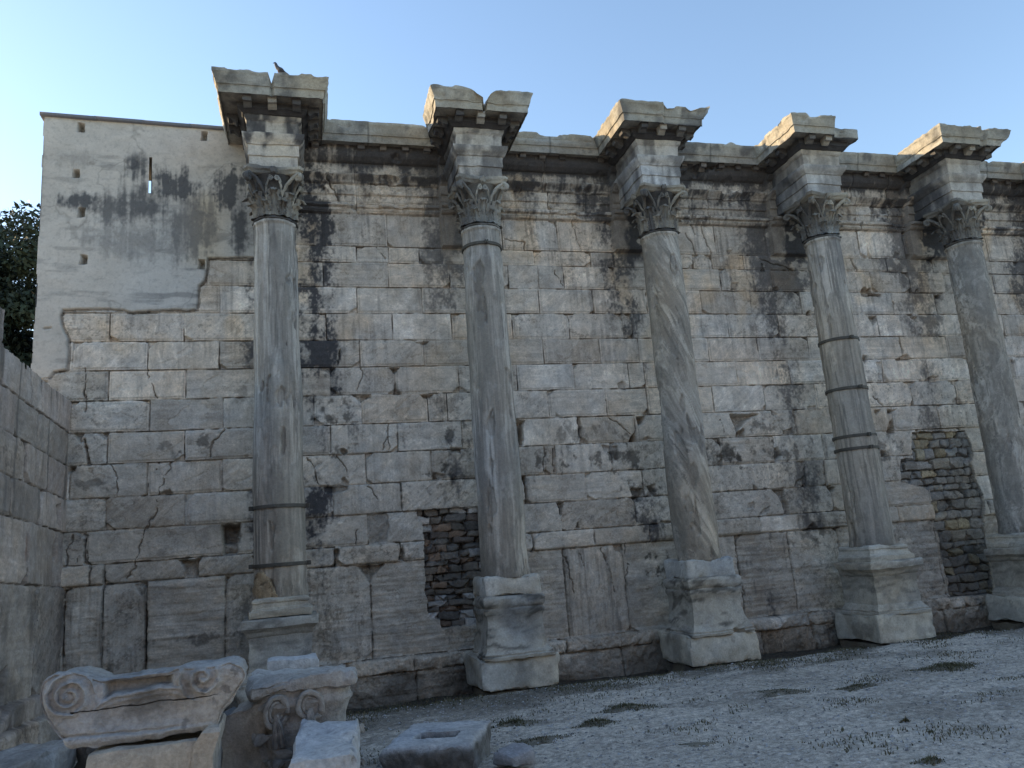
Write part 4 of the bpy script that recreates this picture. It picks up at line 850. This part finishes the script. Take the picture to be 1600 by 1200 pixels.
wet = ss(.2, .9, fbm2(U * 1.6, Z * .9, 4, 402)) * ss(2.4, 1.6, Z) * .45; C *= (1 - wet)[..., None]
rd = np.exp(-((U - 11.7) / .05) ** 2) * ss(2.75, 2.6, Z) * ss(2.2, 2.5, Z); C = C * (1 - .7 * rd[..., None]) + np.array([.20, .10, .07]) * .7 * rd[..., None]
carve(yg, zl, U, Z, H, C, [(.12, [(12.85, 3.15), (13.12, 3.2), (13.1, 2.85), (12.95, 2.9)]), (.12, [(12.8, 2.55), (13.05, 2.75), (13.1, 2.4), (12.85, 2.35)]), (.1, [(10.9, 1.0), (11.3, 1.1), (11.2, .6), (10.8, .5)])], 410)
crack(yg, zl, U, Z, H, C, [[(11.5, 4.85), (11.6, 4.6), (11.63, 4.4)], [(12.05, 4.42), (12.0, 4.8)], [(11.95, 3.8), (11.9, 3.3)], [(10.9, 2.1), (11.0, 1.5)], [(12.2, 1.95), (12.15, 1.2)]], .010)
H += .10 * ss(.57, .53, Zs) + .08 * ss(.29, .25, Zs)
topz = np.where(U > 10.52, 4.80 + .03 * (YW - U) + .015 * fbm2(U * 5, U * 0, 3, 420) - .06 * ((U > 11.27) & (U < 11.33)), 5.38)
sol = cell((Z < topz)); mpl = lambda u, z, h: np.stack([h, u - 10.4, z], 1)
grid_part('ashlar_facing', U, Z, H, C, sol, mpl, M_STONE, rw, flip=True)
G = Geo()
for y0, y1, zt in ((6.8, 10.52, 5.37), (10.52, YW + .3, 4.795)):
    V, F = box_mesh(-.62, -.17, y0 - 10.4, y1 - 10.4, -.4, zt); G.add(V, F, stonecol(V, (.36, .33, .28), 430))
V, F, c = G.arr(); mesh_obj('wall_core', V, F, c, M_STONE, rw, False)

# ------------------------------------------------------------------ ground
def gz(x, y):
    d = ss(11.7, 12.35, y + .10 * fbm2(x * 1.5, y * 1.5, 3, 500)); return -(.17 + .05 * fbm2(x * .9, y * 1.3, 3, 510)) * d + .03 * fbm2(x * .5, y * .5, 3, 501) + .012 * fbm2(x * 3, y * 3, 3, 502) * 1.0 - .02
gx = np.concatenate([-np.geomspace(400, 7, 26), np.arange(-6, 19.01, .035), np.geomspace(20, 400, 26)]); gy = np.concatenate([-np.geomspace(300, 1, 24), np.arange(0, 4.9, .15), np.arange(5, 14.2, .03), np.geomspace(14.6, 500, 24)])
U, Z = np.meshgrid(gx, gy, indexing='ij'); hz = gz(U, Z) + .006 * fbm2(U * 14, Z * 14, 3, 503)
near = ss(10.1, 11.9, Z - .12 * (U - 5) + .7 * fbm2(U * .6, Z * .6, 4, 504)); pat = ss(.0, .5, fbm2(U * .7, Z * 1.6, 6, 505, .6) + .95 * near - .10)
gr = np.array([.46, .415, .355]); so = np.array([.135, .12, .098]); dk = np.array([.055, .046, .036])
C = gr * (1 + .12 * fbm2(U * .8, Z * .8, 4, 506) + .10 * fbm2(U * 9, Z * 9, 4, 507))[..., None]
k = ((.40 + .50 * near) * pat)[..., None]; C = C * (1 - k) + so * k
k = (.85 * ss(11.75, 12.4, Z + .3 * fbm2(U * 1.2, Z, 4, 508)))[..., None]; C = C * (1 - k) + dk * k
C *= (1 + .25 * fbm2(U * 22, Z * 22, 3, 509))[..., None]
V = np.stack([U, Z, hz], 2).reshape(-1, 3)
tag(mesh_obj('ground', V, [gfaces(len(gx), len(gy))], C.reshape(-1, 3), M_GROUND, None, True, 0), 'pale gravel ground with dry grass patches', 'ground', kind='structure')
# loose gravel
rg = np.random.RandomState(9); n = 16000
px = rg.uniform(-1, 15, n); py = 13.0 - 8.2 * rg.rand(n) ** 1.0; keep = (py < 12.0) & (py > 5.2); px, py = px[keep], py[keep]; n = len(px)
base = np.array([(1, 0, 0), (-.6, .8, 0), (-.5, -.9, 0), (.3, .2, .6), (-.35, -.1, .55)]); bf = np.array([[0, 1, 3], [1, 4, 3], [1, 2, 4], [2, 0, 4], [0, 3, 4]])
s = (.008 + .014 * rg.rand(n) ** 3); a = rg.rand(n) * 6.28; bx = base[None] * (1 + .3 * rg.randn(n, 5, 1)) * s[:, None, None]
V = np.stack([bx[:, :, 0] * np.cos(a)[:, None] - bx[:, :, 1] * np.sin(a)[:, None] + px[:, None], bx[:, :, 0] * np.sin(a)[:, None] + bx[:, :, 1] * np.cos(a)[:, None] + py[:, None], bx[:, :, 2] + gz(px, py)[:, None] + .004], 2).reshape(-1, 3)
c = np.repeat(np.array([.40, .395, .40]) * (.22 + 1.1 * rg.rand(n))[:, None], 5, 0)
tag(mesh_obj('gravel', V, [(bf[None] + 5 * np.arange(n)[:, None, None]).reshape(-1, 3)], c, M_STONE, None, False), 'loose pale gravel scattered over the ground', 'gravel', kind='stuff')
# grass
def blades(px, py, h, seed, colr, spread=.4):
    r = np.random.RandomState(seed); n = len(px); a = r.rand(n) * 6.28; w = .004 + .004 * r.rand(n); le = h * (.5 + r.rand(n)); bend = spread * le * r.rand(n)
    z0 = gz(px, py); ca, sa = np.cos(a), np.sin(a); bx, by = np.cos(a + 1.57 + r.randn(n) * .5), np.sin(a + 1.57 + r.randn(n) * .5)
    P = [np.stack([px - ca * w, py - sa * w, z0 - .01], 1), np.stack([px + ca * w, py + sa * w, z0 - .01], 1), np.stack([px + bx * bend * .4 + ca * w * .7, py + by * bend * .4 + sa * w * .7, z0 + le * .6], 1), np.stack([px + bx * bend * .4 - ca * w * .7, py + by * bend * .4 - sa * w * .7, z0 + le * .6], 1), np.stack([px + bx * bend, py + by * bend, z0 + le * .95], 1)]
    V = np.stack(P, 1).reshape(-1, 3); o = 5 * np.arange(n)[:, None]
    c = np.array(colr)[r.randint(len(colr), size=n)] * (.7 + .6 * r.rand(n))[:, None]
    return V, [np.array([0, 1, 2, 3])[None] + o, np.array([3, 2, 4])[None] + o], np.repeat(c, 5, 0)
GC = [(.10, .095, .055), (.13, .115, .07), (.075, .078, .045), (.17, .145, .095)]
n = 110000; px = rg.uniform(-.5, 15.5, n); py = rg.uniform(6.0, 12.9, n)
dens = ss(.25, .8, fbm2(px * .9, py * 1.8, 5, 505) + .75 * ss(10.7, 12.0, py + .7 * fbm2(px * .6, py * .6, 4, 504) - .12 * (px - 5)) - .05); k = rg.rand(n) < dens * .55; px, py = px[k], py[k]
qn = 30000; qx = rg.uniform(-.5, 15.5, qn); qy = 12.25 - .75 * np.abs(rg.randn(qn)); kq = rg.rand(qn) < ss(.0, .5, fbm2(qx * 1.3, qy * 1.2, 4, 520)) * .6; px = np.concatenate([px, qx[kq]]); py = np.concatenate([py, qy[kq]]); V, F, c = blades(px, py, .026, 1, GC, 1.5); tag(mesh_obj('dry_grass', V, F, c, M_GRASS, None, False), 'thin dry grass growing through the gravel along the wall', 'grass', kind='stuff')
WEEDS = [(8.55, 9.65, .42, .10, 420, 'widest dark green weed patch, on the gravel toward the right edge'), (6.7, 9.2, .24, .07, 220, 'low green weed mat on the gravel in front of the fourth column'), (5.75, 9.4, .30, .06, 200, 'flat weed patch on the gravel between the third and fourth columns'), (3.78, 9.7, .32, .09, 260, 'green weed patch on the gravel in front of the second column plinth'), (3.15, 9.1, .20, .10, 170, 'bushy dark weed on the gravel right of the socketed block'), (5.9, 7.4, .04, .08, 70, 'small upright weed alone on the open gravel'), (5.05, 6.1, .12, .09, 80, 'weed tuft at the bottom edge of the gravel'), (3.7, 7.7, .16, .035, 90, 'olive flat tuft on the open gravel in the foreground'), (2.35, 8.8, .28, .07, 160, 'straw coloured weed patch just right of the socketed block'), (2.35, 9.75, .25, .10, 160, 'weed patch just beyond the socketed block, near the second column')]
for q, (x, y, r, h, n, lb) in enumerate(WEEDS):
    n = int(n * 2.6); a = rg.rand(n) * 6.28; d = r * rg.rand(n) ** .75; hh = h * .55 * (1.15 - d / r); V, F, c = blades(x + np.cos(a) * d * (1.35 + .5 * np.sin(3 * a + q)), y + np.sin(a) * d * (.8 + .3 * np.sin(2 * a + q)), hh, 40 + q, GC[:3] if q != 8 else GC[1:], 1.6); V[:, :2] -= np.array([x, y])
    qa = np.linspace(0, 2 * math.pi, 41)[:-1]; qr = np.linspace(1, .02, 6); md = np.array([[(r * 1.15 * f_ * (1.0 + .22 * math.sin(3 * b_ + q) + .14 * math.sin(7 * b_ + 2 * q)) * math.cos(b_), r * .7 * f_ * (1.0 + .2 * math.sin(2 * b_ + q) + .14 * math.sin(6 * b_ + q)) * math.sin(b_)) for f_ in qr] for b_ in qa]).reshape(-1, 2)
    mz = gz(md[:, 0] + x, md[:, 1] + y) + np.tile((1 - qr) * .025 + .0, 40) - np.tile((qr > .9) * .02, 40); mV = np.column_stack([md, mz]); mc = col3((.155, .14, .11), len(mV)) * (1 + .4 * fbm3(mV + np.array([x, y, 0]), 18, 3, q))[:, None]
    G = Geo(); G.add(V, F, c); G.add(mV, [gfaces(40, 6, True)], mc); V, F, c = G.arr(); o = tag(mesh_obj('weed_patch', V, F, c, M_GRASS, None, False), lb, 'weed', 'weed patches on the gravel'); o.location = (x, y, 0)

# ------------------------------------------------------------------ fallen pieces in the foreground
def rotz(V, a): return np.stack([V[:, 0] * math.cos(a) - V[:, 1] * math.sin(a), V[:, 0] * math.sin(a) + V[:, 1] * math.cos(a), V[:, 2]], 1)
def block(name, label, loc, dims, rz=0, seed=0, base=(.42, .41, .40), tilt=None, cat='stone block', group=None, mat=None, fn=None, **kw):
    V, F = rbox(*dims, seed=seed, **kw)
    if fn: V = fn(V)
    if tilt: V[:, 2] += tilt[0] * V[:, 0] * (V[:, 2] / dims[2]) + tilt[1] * V[:, 1] * (V[:, 2] / dims[2])
    V = rotz(V, rz); c = stonecol(V + np.array(loc), base, seed, .3, .7)
    o = mesh_obj(name, V, F, c, mat or M_ROUGH, None, True, 50); o.location = loc; return tag(o, label, cat, group)
# ionic capital lying on a pier: its outline, carved face and depth
OUT = np.array([(-1.721, 1.316), (-1.706, 1.369), (-1.647, 1.402), (-1.551, 1.403), (-1.463, 1.374), (-1.4, 1.338), (-1.382, 1.325), (-1.177, 1.331), (-.94, 1.335), (-.848, 1.357), (-.66, 1.35), (-.546, 1.369), (-.478, 1.337), (-.454, 1.276), (-.479, 1.231), (-.546, 1.143), (-.612, 1.075), (-.631, 1.012), (-.659, .968), (-.826, .967), (-.989, .954), (-1.204, .954), (-1.379, .941), (-1.552, .951), (-1.584, .976), (-1.585, 1.003), (-1.642, 1.073), (-1.689, 1.168), (-1.718, 1.243)])
o2 = resample(np.concatenate([OUT, OUT[:1]]), .010)[:-1]; ns, nt = len(o2), 46
for _ in range(3): o2 = (o2 + .5 * np.roll(o2, 1, 0) + .5 * np.roll(o2, -1, 0)) / 2
axx = np.clip(-1.08 + (o2[:, 0] + 1.08) * .86, -1.55, -.62); axp = np.stack([axx, 1.17 + 0 * axx + .02 * (axx + 1.1)], 1)
tt = np.linspace(.02, 1, nt)[None, :, None]; PT = axp[:, None] * (1 - tt) + o2[:, None] * tt; fx, fz = PT[..., 0], PT[..., 1]
def spiral(cx, cz, r, sg, n):
    dx, dz = (fx - cx), (fz - cz); R_ = np.hypot(dx, dz) / r; T_ = np.arctan2(dz, dx * sg); ph = (np.maximum(R_, .16) ** .8 * n + T_ / (2 * math.pi)) % 1.0
    ins = ss(1.06, .98, R_); return ins * (.012 + .020 * ss(.0, .16, ph) * ss(.40, .26, ph) + .016 * ss(.2, .14, R_) - .012 * ss(.45, .6, ph)), ins
h1, i1 = spiral(-1.555, 1.265, .150, 1, 3.0); h2, i2 = spiral(-.725, 1.300, .150, -1, 2.2)
hh = np.maximum(h1, h2)
lz = np.interp(fx, [-1.406, -1.372, -1.293, -.989, -.879, -.8], [1.165, 1.195, 1.232, 1.256, 1.246, 1.20]); mid = ss(-1.42, -1.38, fx) * ss(-.80, -.86, fx) * (1 - np.maximum(i1, i2))
hh = hh + mid * (.022 * np.exp(-((fz - lz) / .012) ** 2) + .012 * np.exp(-((fz - lz + .03) / .014) ** 2))
ch = mid * ss(lz + .012, lz + .028, fz) * ss(-1.36, -1.33, fx) * ss(-.90, -.94, fx); hh = hh - .085 * ch * ss(1.335, 1.315, fz)
bz = np.interp(fx, [-1.6, -1.27, -.985, -.65], [1.012, 1.004, .995, 1.008]); hh = hh - .018 * np.exp(-((fz - bz) / .010) ** 2) * ss(-.80, -.95, fx) + .012 * ss(bz, bz - .015, fz)
hh = hh - .03 * ss(.0, .16, lz - fz) * ss(bz - .02, bz + .06, fz) * mid
dep = [(.012, .010), (.020, .03), (.02, .06), (.012, .12), (-.005, .2), (-.01, .28), (.0, .36), (.01, .44), (.0, .50), (-.03, .52), (-.5, .53)]
face = np.stack([fx, -hh, fz], 2); edge_ = np.exp(-(1 - tt[0, :, 0]) / .06)[None]; face[..., 1] += .018 * edge_
cen = axp; rows = [face]
for dr, dy in dep: 
    dv = o2 - cen; L_ = np.linalg.norm(dv, axis=1)[:, None]; p = cen + dv * (1 + np.maximum(dr, -.98 * L_) / L_) if dr > -.4 else cen
    rows.append(np.stack([p[:, 0], np.full(ns, dy), p[:, 1]], 1)[:, None])
A = np.concatenate(rows, 1); nv_ = A.shape[1]; ILOC = np.array([-1.08, 6.15, .94]); V = A.reshape(-1, 3) - np.array([-1.08, 0, .94])
V = wear(V, ILOC, .006, 20, 950, .012); W = V + ILOC; c = stonecol(W, (.375, .36, .34), 951, .40, .8)
stn = ss(.2, .9, 1 - np.hypot((W[:, 0] + 1.10) / .28, (W[:, 2] - 1.16) / .12) + .6 * fbm3(W, 6, 4, 952)) * ss(.1, .0, V[:, 1]); c *= (1 - .45 * stn)[:, None]
o = mesh_obj('ionic_capital', V, [gfaces(ns, nv_, True)], c, M_ROUGH, None, True, 60); o.location = ILOC; tag(o, 'fallen marble capital with a spiral scroll at each end, lying on a tan pier', 'stone capital')
def loft(rows):
    """rows: (z, x0, x1, y0, y1)"""
    V = []; nx, ny = 40, 16
    for z, x0, x1, a, b in rows:
        ring = [(x, a) for x in np.linspace(x0, x1, nx)[:-1]] + [(x1, y) for y in np.linspace(a, b, ny)[:-1]] + [(x, b) for x in np.linspace(x1, x0, nx)[:-1]] + [(x0, y) for y in np.linspace(b, a, ny)[:-1]]
        V.append([(x, y, z) for x, y in ring])
    V = np.array(V).transpose(1, 0, 2); m, n = V.shape[:2]
    return V.reshape(-1, 3), [gfaces(m, n, True), np.array([[k * n for k in range(m)][::-1]]), np.array([[k * n + n - 1 for k in range(m)]])]
t = thing('stone_pier', (-1.08, 6.2, 0), 'tan stone pier carrying the scrolled capital, with a moulded rim at its right edge', 'stone pier')
V, F = rbox(.70, .50, .905, .04, .03, .008, 61, .02); V[:, 1] += .12; mesh_obj('pier_body', V, F, stonecol(V + np.array([-1., 6.2, 0]), (.38, .345, .295), 961, .12, .3), M_ROUGH, t)
V, F = loft([(0, .30, .44, -.16, .36), (.82, .30, .44, -.16, .36), (.88, .31, .46, -.17, .36), (.96, .36, .48, -.18, .36), (.985, .39, .47, -.15, .33)]); V = wear(V, (-1, 6.2, 0), .007, 9, 62, .015); mesh_obj('moulded_rim', V, F, stonecol(V + np.array([-1., 6.2, 0]), (.38, .345, .30), 962, .2), M_ROUGH, t)
# corinthian fragment: worn square abacus, bell with two scroll eyes, leaves at the corner
G = Geo(); ps = []
def addp(V, F, d): G.add(V, F, np.full((len(V), 3), d))
CL = np.array([-.075, 7.08, .13])
V, F = rbox(.80, .80, .10, .022, .022, .012, 41, .03); V[:, 2] += .925 + .02 * V[:, 0]; addp(V, F, .1)
th = np.linspace(0, 2 * math.pi, 90, endpoint=False); zz = np.linspace(0, .94, 40); TH, ZZ = np.meshgrid(th, zz, indexing='ij')
sq = (np.abs(np.cos(TH)) ** 5 + np.abs(np.sin(TH)) ** 5) ** (-1 / 5); sqm = mix(1.0, sq, ss(.2, .9, ZZ)); R_ = np.interp(ZZ, [0, .1, .4, .70, .80, .82, .84, .86, .94], [.345, .33, .325, .345, .365, .385, .388, .365, .37]) * sqm
addp(np.stack([R_ * np.cos(TH), R_ * np.sin(TH), ZZ], 2).reshape(-1, 3), [gfaces(90, 40, True)], .25)
for ex_, ez_, tl in ((-.20, .795, .25), (.05, .80, -.05)):
    t_ = np.linspace(-1.0, 2 * math.pi - 1.3, 30); c0 = np.array([ex_, -.375, ez_])
    for rx, rz_, ra, yo in ((.085, .105, .026, 0), (.050, .068, .016, .012)):
        P = c0 + np.stack([rx * np.cos(t_ + tl + .6), yo + 0 * t_ - .02 * np.sin(t_), rz_ * np.sin(t_ + tl + .6)], 1); addp(*tube(P, np.linspace(ra, ra * .75, 30), 8), .1)
    for q in range(5): 
        a_ = (q - 2) * .28 + tl; P = c0 + np.array([[0, -.015, -.02], [math.sin(a_) * .04, -.03, -.09], [math.sin(a_) * .075, -.02, -.17], [math.sin(a_) * .085, .0, -.25]]); addp(*tube(resample(P, .03), .014, 6), .45 if q % 2 else .75)
rb_ = lambda z: .35 + 0 * z
for a_, z0, hl, w, d in ((-2.36, .05, .74, .19, .55), (-2.05, .0, .56, .15, .75), (-1.57, .0, .50, .15, .4), (-1.2, .0, .42, .13, .5), (-.79, .05, .66, .14, .3), (-2.75, .0, .42, .12, .7), (-.4, .0, .4, .12, .5), (3.14, .05, .6, .14, .5), (0, .05, .6, .14, .3), (1.57, .05, .5, .14, .3)):
    V, F = leaf(z0, hl, w, rb_, a_, .09, 20, 15); addp(V, F, d)
V, F, Cs = G.arr(); V = rotz(V, .06); V = wear(V, CL, .010, 12, 970, .015); W = V + CL
c = stonecol(W, (.40, .38, .35), 971, .40, .7); dk = np.clip(Cs[:, 0] * (.7 + .5 * fbm3(W, 9, 4, 972)) * ss(.95, .55, V[:, 2]), 0, .9)[:, None]; c = c * (1 - dk) + SOOT_SHADE * dk
o = mesh_obj('corinthian_capital', V, F, c, M_ROUGH, None, True, 45); o.location = CL; tag(o, 'fallen leaf-carved capital with a flat square top, standing on the ground beside the scrolled capital', 'stone capital')
block('support_stone', 'worn low stone under the fallen leaf-carved capital', (-.10, 7.05, -.04), (.72, .72, .17), .2, 63, low=.03)
block('upright_block', 'tall pale block behind the leaf-carved capital, only its flat top showing', (-.15, 7.75, -.03), (.46, .45, 1.25), .06, 64, (.46, .46, .46), low=.02)
block('sloping_block', 'granular pale block with a broad sloping top, in front of the leaf-carved capital', (.03, 6.22, -.03), (.60, .88, .84), -.10, 65, (.48, .48, .48), (0, .12), low=.04, amp=.010, fn=lambda V: np.stack([V[:, 0] + .16 * np.clip(-V[:, 0] / .3, 0, 1) * ss(.35, .84, V[:, 2]), V[:, 1], V[:, 2]], 1))
block('grey_block', 'smooth grey block with a tan broken top, right of the pier', (-.46, 6.95, -.03), (.38, .36, 1.02), -.30, 66, (.33, .31, .29), (.22, .1), low=.03)
block('low_block', 'long low block at the foot of the return wall, bottom left corner', (-2.62, 8.15, -.03), (.85, 1.0, .62), -.25, 67, (.34, .33, .32), (.05, 0), low=.05)
block('pale_slab', 'pale slab lying between the low block and the pier', (-1.62, 7.5, -.03), (.55, .7, .34), .1, 68, (.55, .56, .58), low=.03)
block('dark_rubble', 'dark lump of rubble behind the scrolled capital', (-1.75, 8.6, -.03), (.7, .6, .72), .3, 69, (.15, .14, .13), low=.12, amp=.03, r=.15)
block('dark_rubble', 'dark broken stone in the gap between the two fallen capitals', (-.72, 7.9, -.03), (.42, .4, .86), .6, 70, (.16, .15, .14), low=.10, amp=.03, r=.12)
block('rough_stone', 'small rough stone just right of the socketed block', (1.86, 7.85, -.03), (.34, .36, .20), .4, 71, (.34, .33, .33), low=.06, r=.07)
block('rough_stone', 'rounded stone fragment at the bottom edge in front of the socketed block', (.72, 6.75, -.03), (.38, .30, .36), .2, 72, (.42, .41, .39), low=.06, r=.08)
# block with a cut socket
hx, hy, hh = .44, .54, .25
nx, ny = 86, 96; X, Yy = np.meshgrid(np.linspace(-1, 1, nx), np.linspace(-1, 1, ny), indexing='ij'); xx, yy = X * hx, Yy * hy
e = np.minimum(hx - np.abs(xx), hy - np.abs(yy)); SL = np.array([1.26, 8.50, 0])
top = hh - .04 * np.exp(-np.maximum(e + .012 * fbm2(xx * 9, yy * 9, 3, 980), 0) / .014) + .005 * fbm2(xx * 5, yy * 5, 4, 981) + .004 * fbm2(xx * 20, yy * 20, 3, 982)
rec = ss(0, .02, np.minimum(.21 - np.abs(xx + .01), .13 - np.abs(yy + .08)) + .008 * fbm2(xx * 15, yy * 15, 3, 983)); top = top - .16 * rec; r2 = ss(0, .02, .05 - np.hypot(xx + .16, (yy - .12) * 1.4)); top -= .03 * r2
V = np.stack([xx + .012 * fbm2(xx * 4, yy * 4, 3, 985), yy + .012 * fbm2(xx * 4, yy * 4, 3, 986), top], 2).reshape(-1, 3); F = [gfaces(nx, ny)]; G = Geo(); G.add(V, F)
rim = [i * ny for i in range(nx)] + [(nx - 1) * ny + j for j in range(1, ny)] + [i * ny + ny - 1 for i in range(nx - 2, -1, -1)] + [j for j in range(ny - 2, 0, -1)]
rv = V[rim]; zs = np.linspace(1, -.15, 14); S_ = np.stack([np.stack([rv[:, 0], rv[:, 1], np.where(zs[k] > 0, rv[:, 2] * zs[k], hh * zs[k])], 1) for k in range(14)], 1)
SV = S_.reshape(-1, 3); n_ = rv[:, :2] / np.linalg.norm(rv[:, :2], axis=1)[:, None]; dd = np.repeat(n_, 14, 0) * (.03 * fbm3(SV, 6, 4, 990) - .05 * ss(.16, .0, SV[:, 2]) * ss(-.1, .4, fbm3(SV, 3, 3, 991)))[:, None]; fade = np.tile(ss(1.0, .9, zs), len(rim))
SV[:, :2] += dd * fade[:, None]; G.add(SV, [gfaces(len(rim), 14, True, flip=True)]); V, F, _ = G.arr(); V = rotz(V, -.40)
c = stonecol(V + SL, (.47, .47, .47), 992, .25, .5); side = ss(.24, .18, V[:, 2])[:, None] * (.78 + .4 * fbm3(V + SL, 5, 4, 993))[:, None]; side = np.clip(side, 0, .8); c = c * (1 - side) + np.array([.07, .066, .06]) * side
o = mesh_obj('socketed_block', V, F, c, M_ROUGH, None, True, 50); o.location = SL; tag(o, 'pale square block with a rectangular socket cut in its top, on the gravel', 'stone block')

# ------------------------------------------------------------------ pigeon on the first column
t = thing('pigeon', (-.40 + .10, 12.5 - .80, 9.70), 'dark pigeon perched on the cornice of the first column', 'bird', rotz=0.); t.scale = (.82, .82, .82)
ax = [(-.02, 0, .04, .004), (.0, 0, .045, .02)]
path = np.array([(.17, 0, .03), (.13, 0, .045), (.085, 0, .07), (.04, 0, .095), (.0, 0, .12), (-.025, 0, .148), (-.038, 0, .172), (-.045, 0, .192), (-.055, 0, .206), (-.072, 0, .21), (-.09, 0, .205), (-.104, 0, .20)])
rad = np.array([.012, .022, .042, .054, .055, .044, .040, .034, .031, .026, .011, .003])
path = path * np.array([.88, 1, 1.22]); V, F = tube(resample(path, .012), np.interp(np.linspace(0, 1, len(resample(path, .012))), np.linspace(0, 1, len(path)), rad), 14)
c = col3((.075, .08, .095), len(V)) * (1 + .2 * fbm3(V, 20, 3, 1))[:, None]; mesh_obj('body', V, F, c, M_BIRD, t)
for s in (-1, 1):
    W = V.copy(); P = np.array([(.165, s * .012, .04), (.12, s * .033, .058), (.07, s * .05, .085), (.03, s * .053, .105), (-.005, s * .042, .13)]); w, f = tube(resample(P, .02), np.interp(np.linspace(0, 1, len(resample(P, .02))), [0, .3, .6, 1], [.006, .02, .03, .012]), 8); mesh_obj('wing', w, f, col3((.055, .058, .07), len(w)), M_BIRD, t)
    w, f = tube([(.01, s * .025, .09), (.0, s * .025, .05), (.01, s * .025, .0), (-.03, s * .025, .002)], [.008, .005, .004, .003], 6); mesh_obj('leg', w, f, col3((.25, .09, .08), len(w)), M_BIRD, t)

# ------------------------------------------------------------------ trees behind the wall
def tree(loc, hgt, rad, n, label, seed, zc):
    r = np.random.RandomState(seed); t = thing('broadleaf_tree', loc, label, 'tree')
    G = Geo(); trunk = np.array([(0, 0, -.3), (.1, 0, hgt * .2), (-.1, .1, hgt * .4), (.1, 0, hgt * .62), (0, 0, hgt * .9)]); G.add(*tube(resample(trunk, .5), np.linspace(.42, .07, len(resample(trunk, .5))), 10))
    tips = []
    for k in range(26):
        z0 = hgt * r.uniform(.25, .75); a = r.rand() * 6.28; L = rad * r.uniform(.55, .95); p0 = np.array([0, 0, z0]); p2 = p0 + np.array([math.cos(a) * L, math.sin(a) * L, hgt * r.uniform(.05, .22)]); p1 = (p0 + p2) / 2 + np.array([0, 0, .5])
        q = np.linspace(0, 1, 8)[:, None]; P = (1 - q) ** 2 * p0 + 2 * q * (1 - q) * p1 + q ** 2 * p2; G.add(*tube(P, np.linspace(.11, .02, 8), 6)); tips += [P[5], P[7], P[6]]
    V, F, _ = G.arr(); mesh_obj('trunk', V, F, stonecol(V, (.09, .075, .06), seed), M_ROUGH, t)
    cl = []
    for k in range(260):
        u_ = r.randn(3); u_ /= np.linalg.norm(u_); cl.append(np.array([0, 0, zc]) + u_ * np.array([rad, rad, hgt - zc]) * r.rand() ** .35 * (1 + .12 * r.randn()))
    cl = np.array(cl + tips); cr = r.uniform(.5, 1.15, len(cl)); idx = r.randint(len(cl), size=n); d = r.randn(n, 3); d /= np.linalg.norm(d, axis=1)[:, None]
    P = cl[idx] + d * (cr[idx] * r.rand(n) ** .45)[:, None] * np.array([1, 1, .62]); s = r.uniform(.035, .07, n)
    nrm = d + .8 * r.randn(n, 3) + np.array([0, 0, .5]); nrm /= np.linalg.norm(nrm, axis=1)[:, None]; a1 = np.cross(nrm, r.randn(n, 3)); a1 /= np.linalg.norm(a1, axis=1)[:, None]; b1 = np.cross(nrm, a1)
    V = np.stack([P - a1 * s[:, None] * 1.7, P + b1 * s[:, None] * .8, P + a1 * s[:, None] * 1.7, P - b1 * s[:, None] * .8], 1).reshape(-1, 3)
    ct = np.array([(.03, .042, .027), (.04, .052, .03), (.026, .038, .028)])[r.randint(3, size=len(cl))][idx] * (.75 + .5 * r.rand(n))[:, None]
    mesh_obj('crown', V, [np.arange(4 * n).reshape(-1, 4)], np.repeat(ct, 4, 0), M_LEAF, t, False)
tree((-10.3, 26.0, 0), 13.1, 4.8, 240000, 'dark broadleaf tree rising behind the left end of the walls', 4, 8.3)

# ------------------------------------------------------------------ unseen houses added behind the viewpoint to cut sky light on the lower wall
def house(x0, x1, y1, h, base, label, seed):
    t = thing('shading_house', ((x0 + x1) / 2, y1, 0), label, 'building', 'unseen houses added to shade the wall'); w = (x1 - x0) / 2
    V, F = box_mesh(-w, w, -9, 0, -.3, h); mesh_obj('facade', V, F, col3(base, len(V)), M_PLASTER, t, False)
    V, F = box_mesh(-w - .25, w + .25, -9.2, .3, h, h + .25); mesh_obj('roof', V, F, col3((.30, .15, .10), len(V)), M_ROUGH, t, False)
    z = 1.2
    while z < h - 1.6:
        x = -w + 1.1
        while x < w - .8:
            V, F = box_mesh(x - .5, x + .5, .0, .06, z, z + 1.5); f = mesh_obj('window', V, F, col3((.09, .10, .09), len(V)), M_LEAD, t, False); x += 2.2
        z += 3.1
for q, (a, b, y, h, c) in enumerate([(-24, -12, -11, 8.5, (.22, .205, .18)), (-11.5, -1, -13, 10.5, (.21, .205, .195)), (-.5, 10, -12, 9, (.23, .20, .18)), (10.5, 22, -11, 11, (.21, .20, .19)), (22.5, 36, -9, 9, (.22, .21, .19))]):
    house(a, b, y, h, c, ['ochre', 'grey', 'salmon', 'stone coloured', 'cream'][q] + ' town house added out of view behind the viewpoint to shade the wall', q)
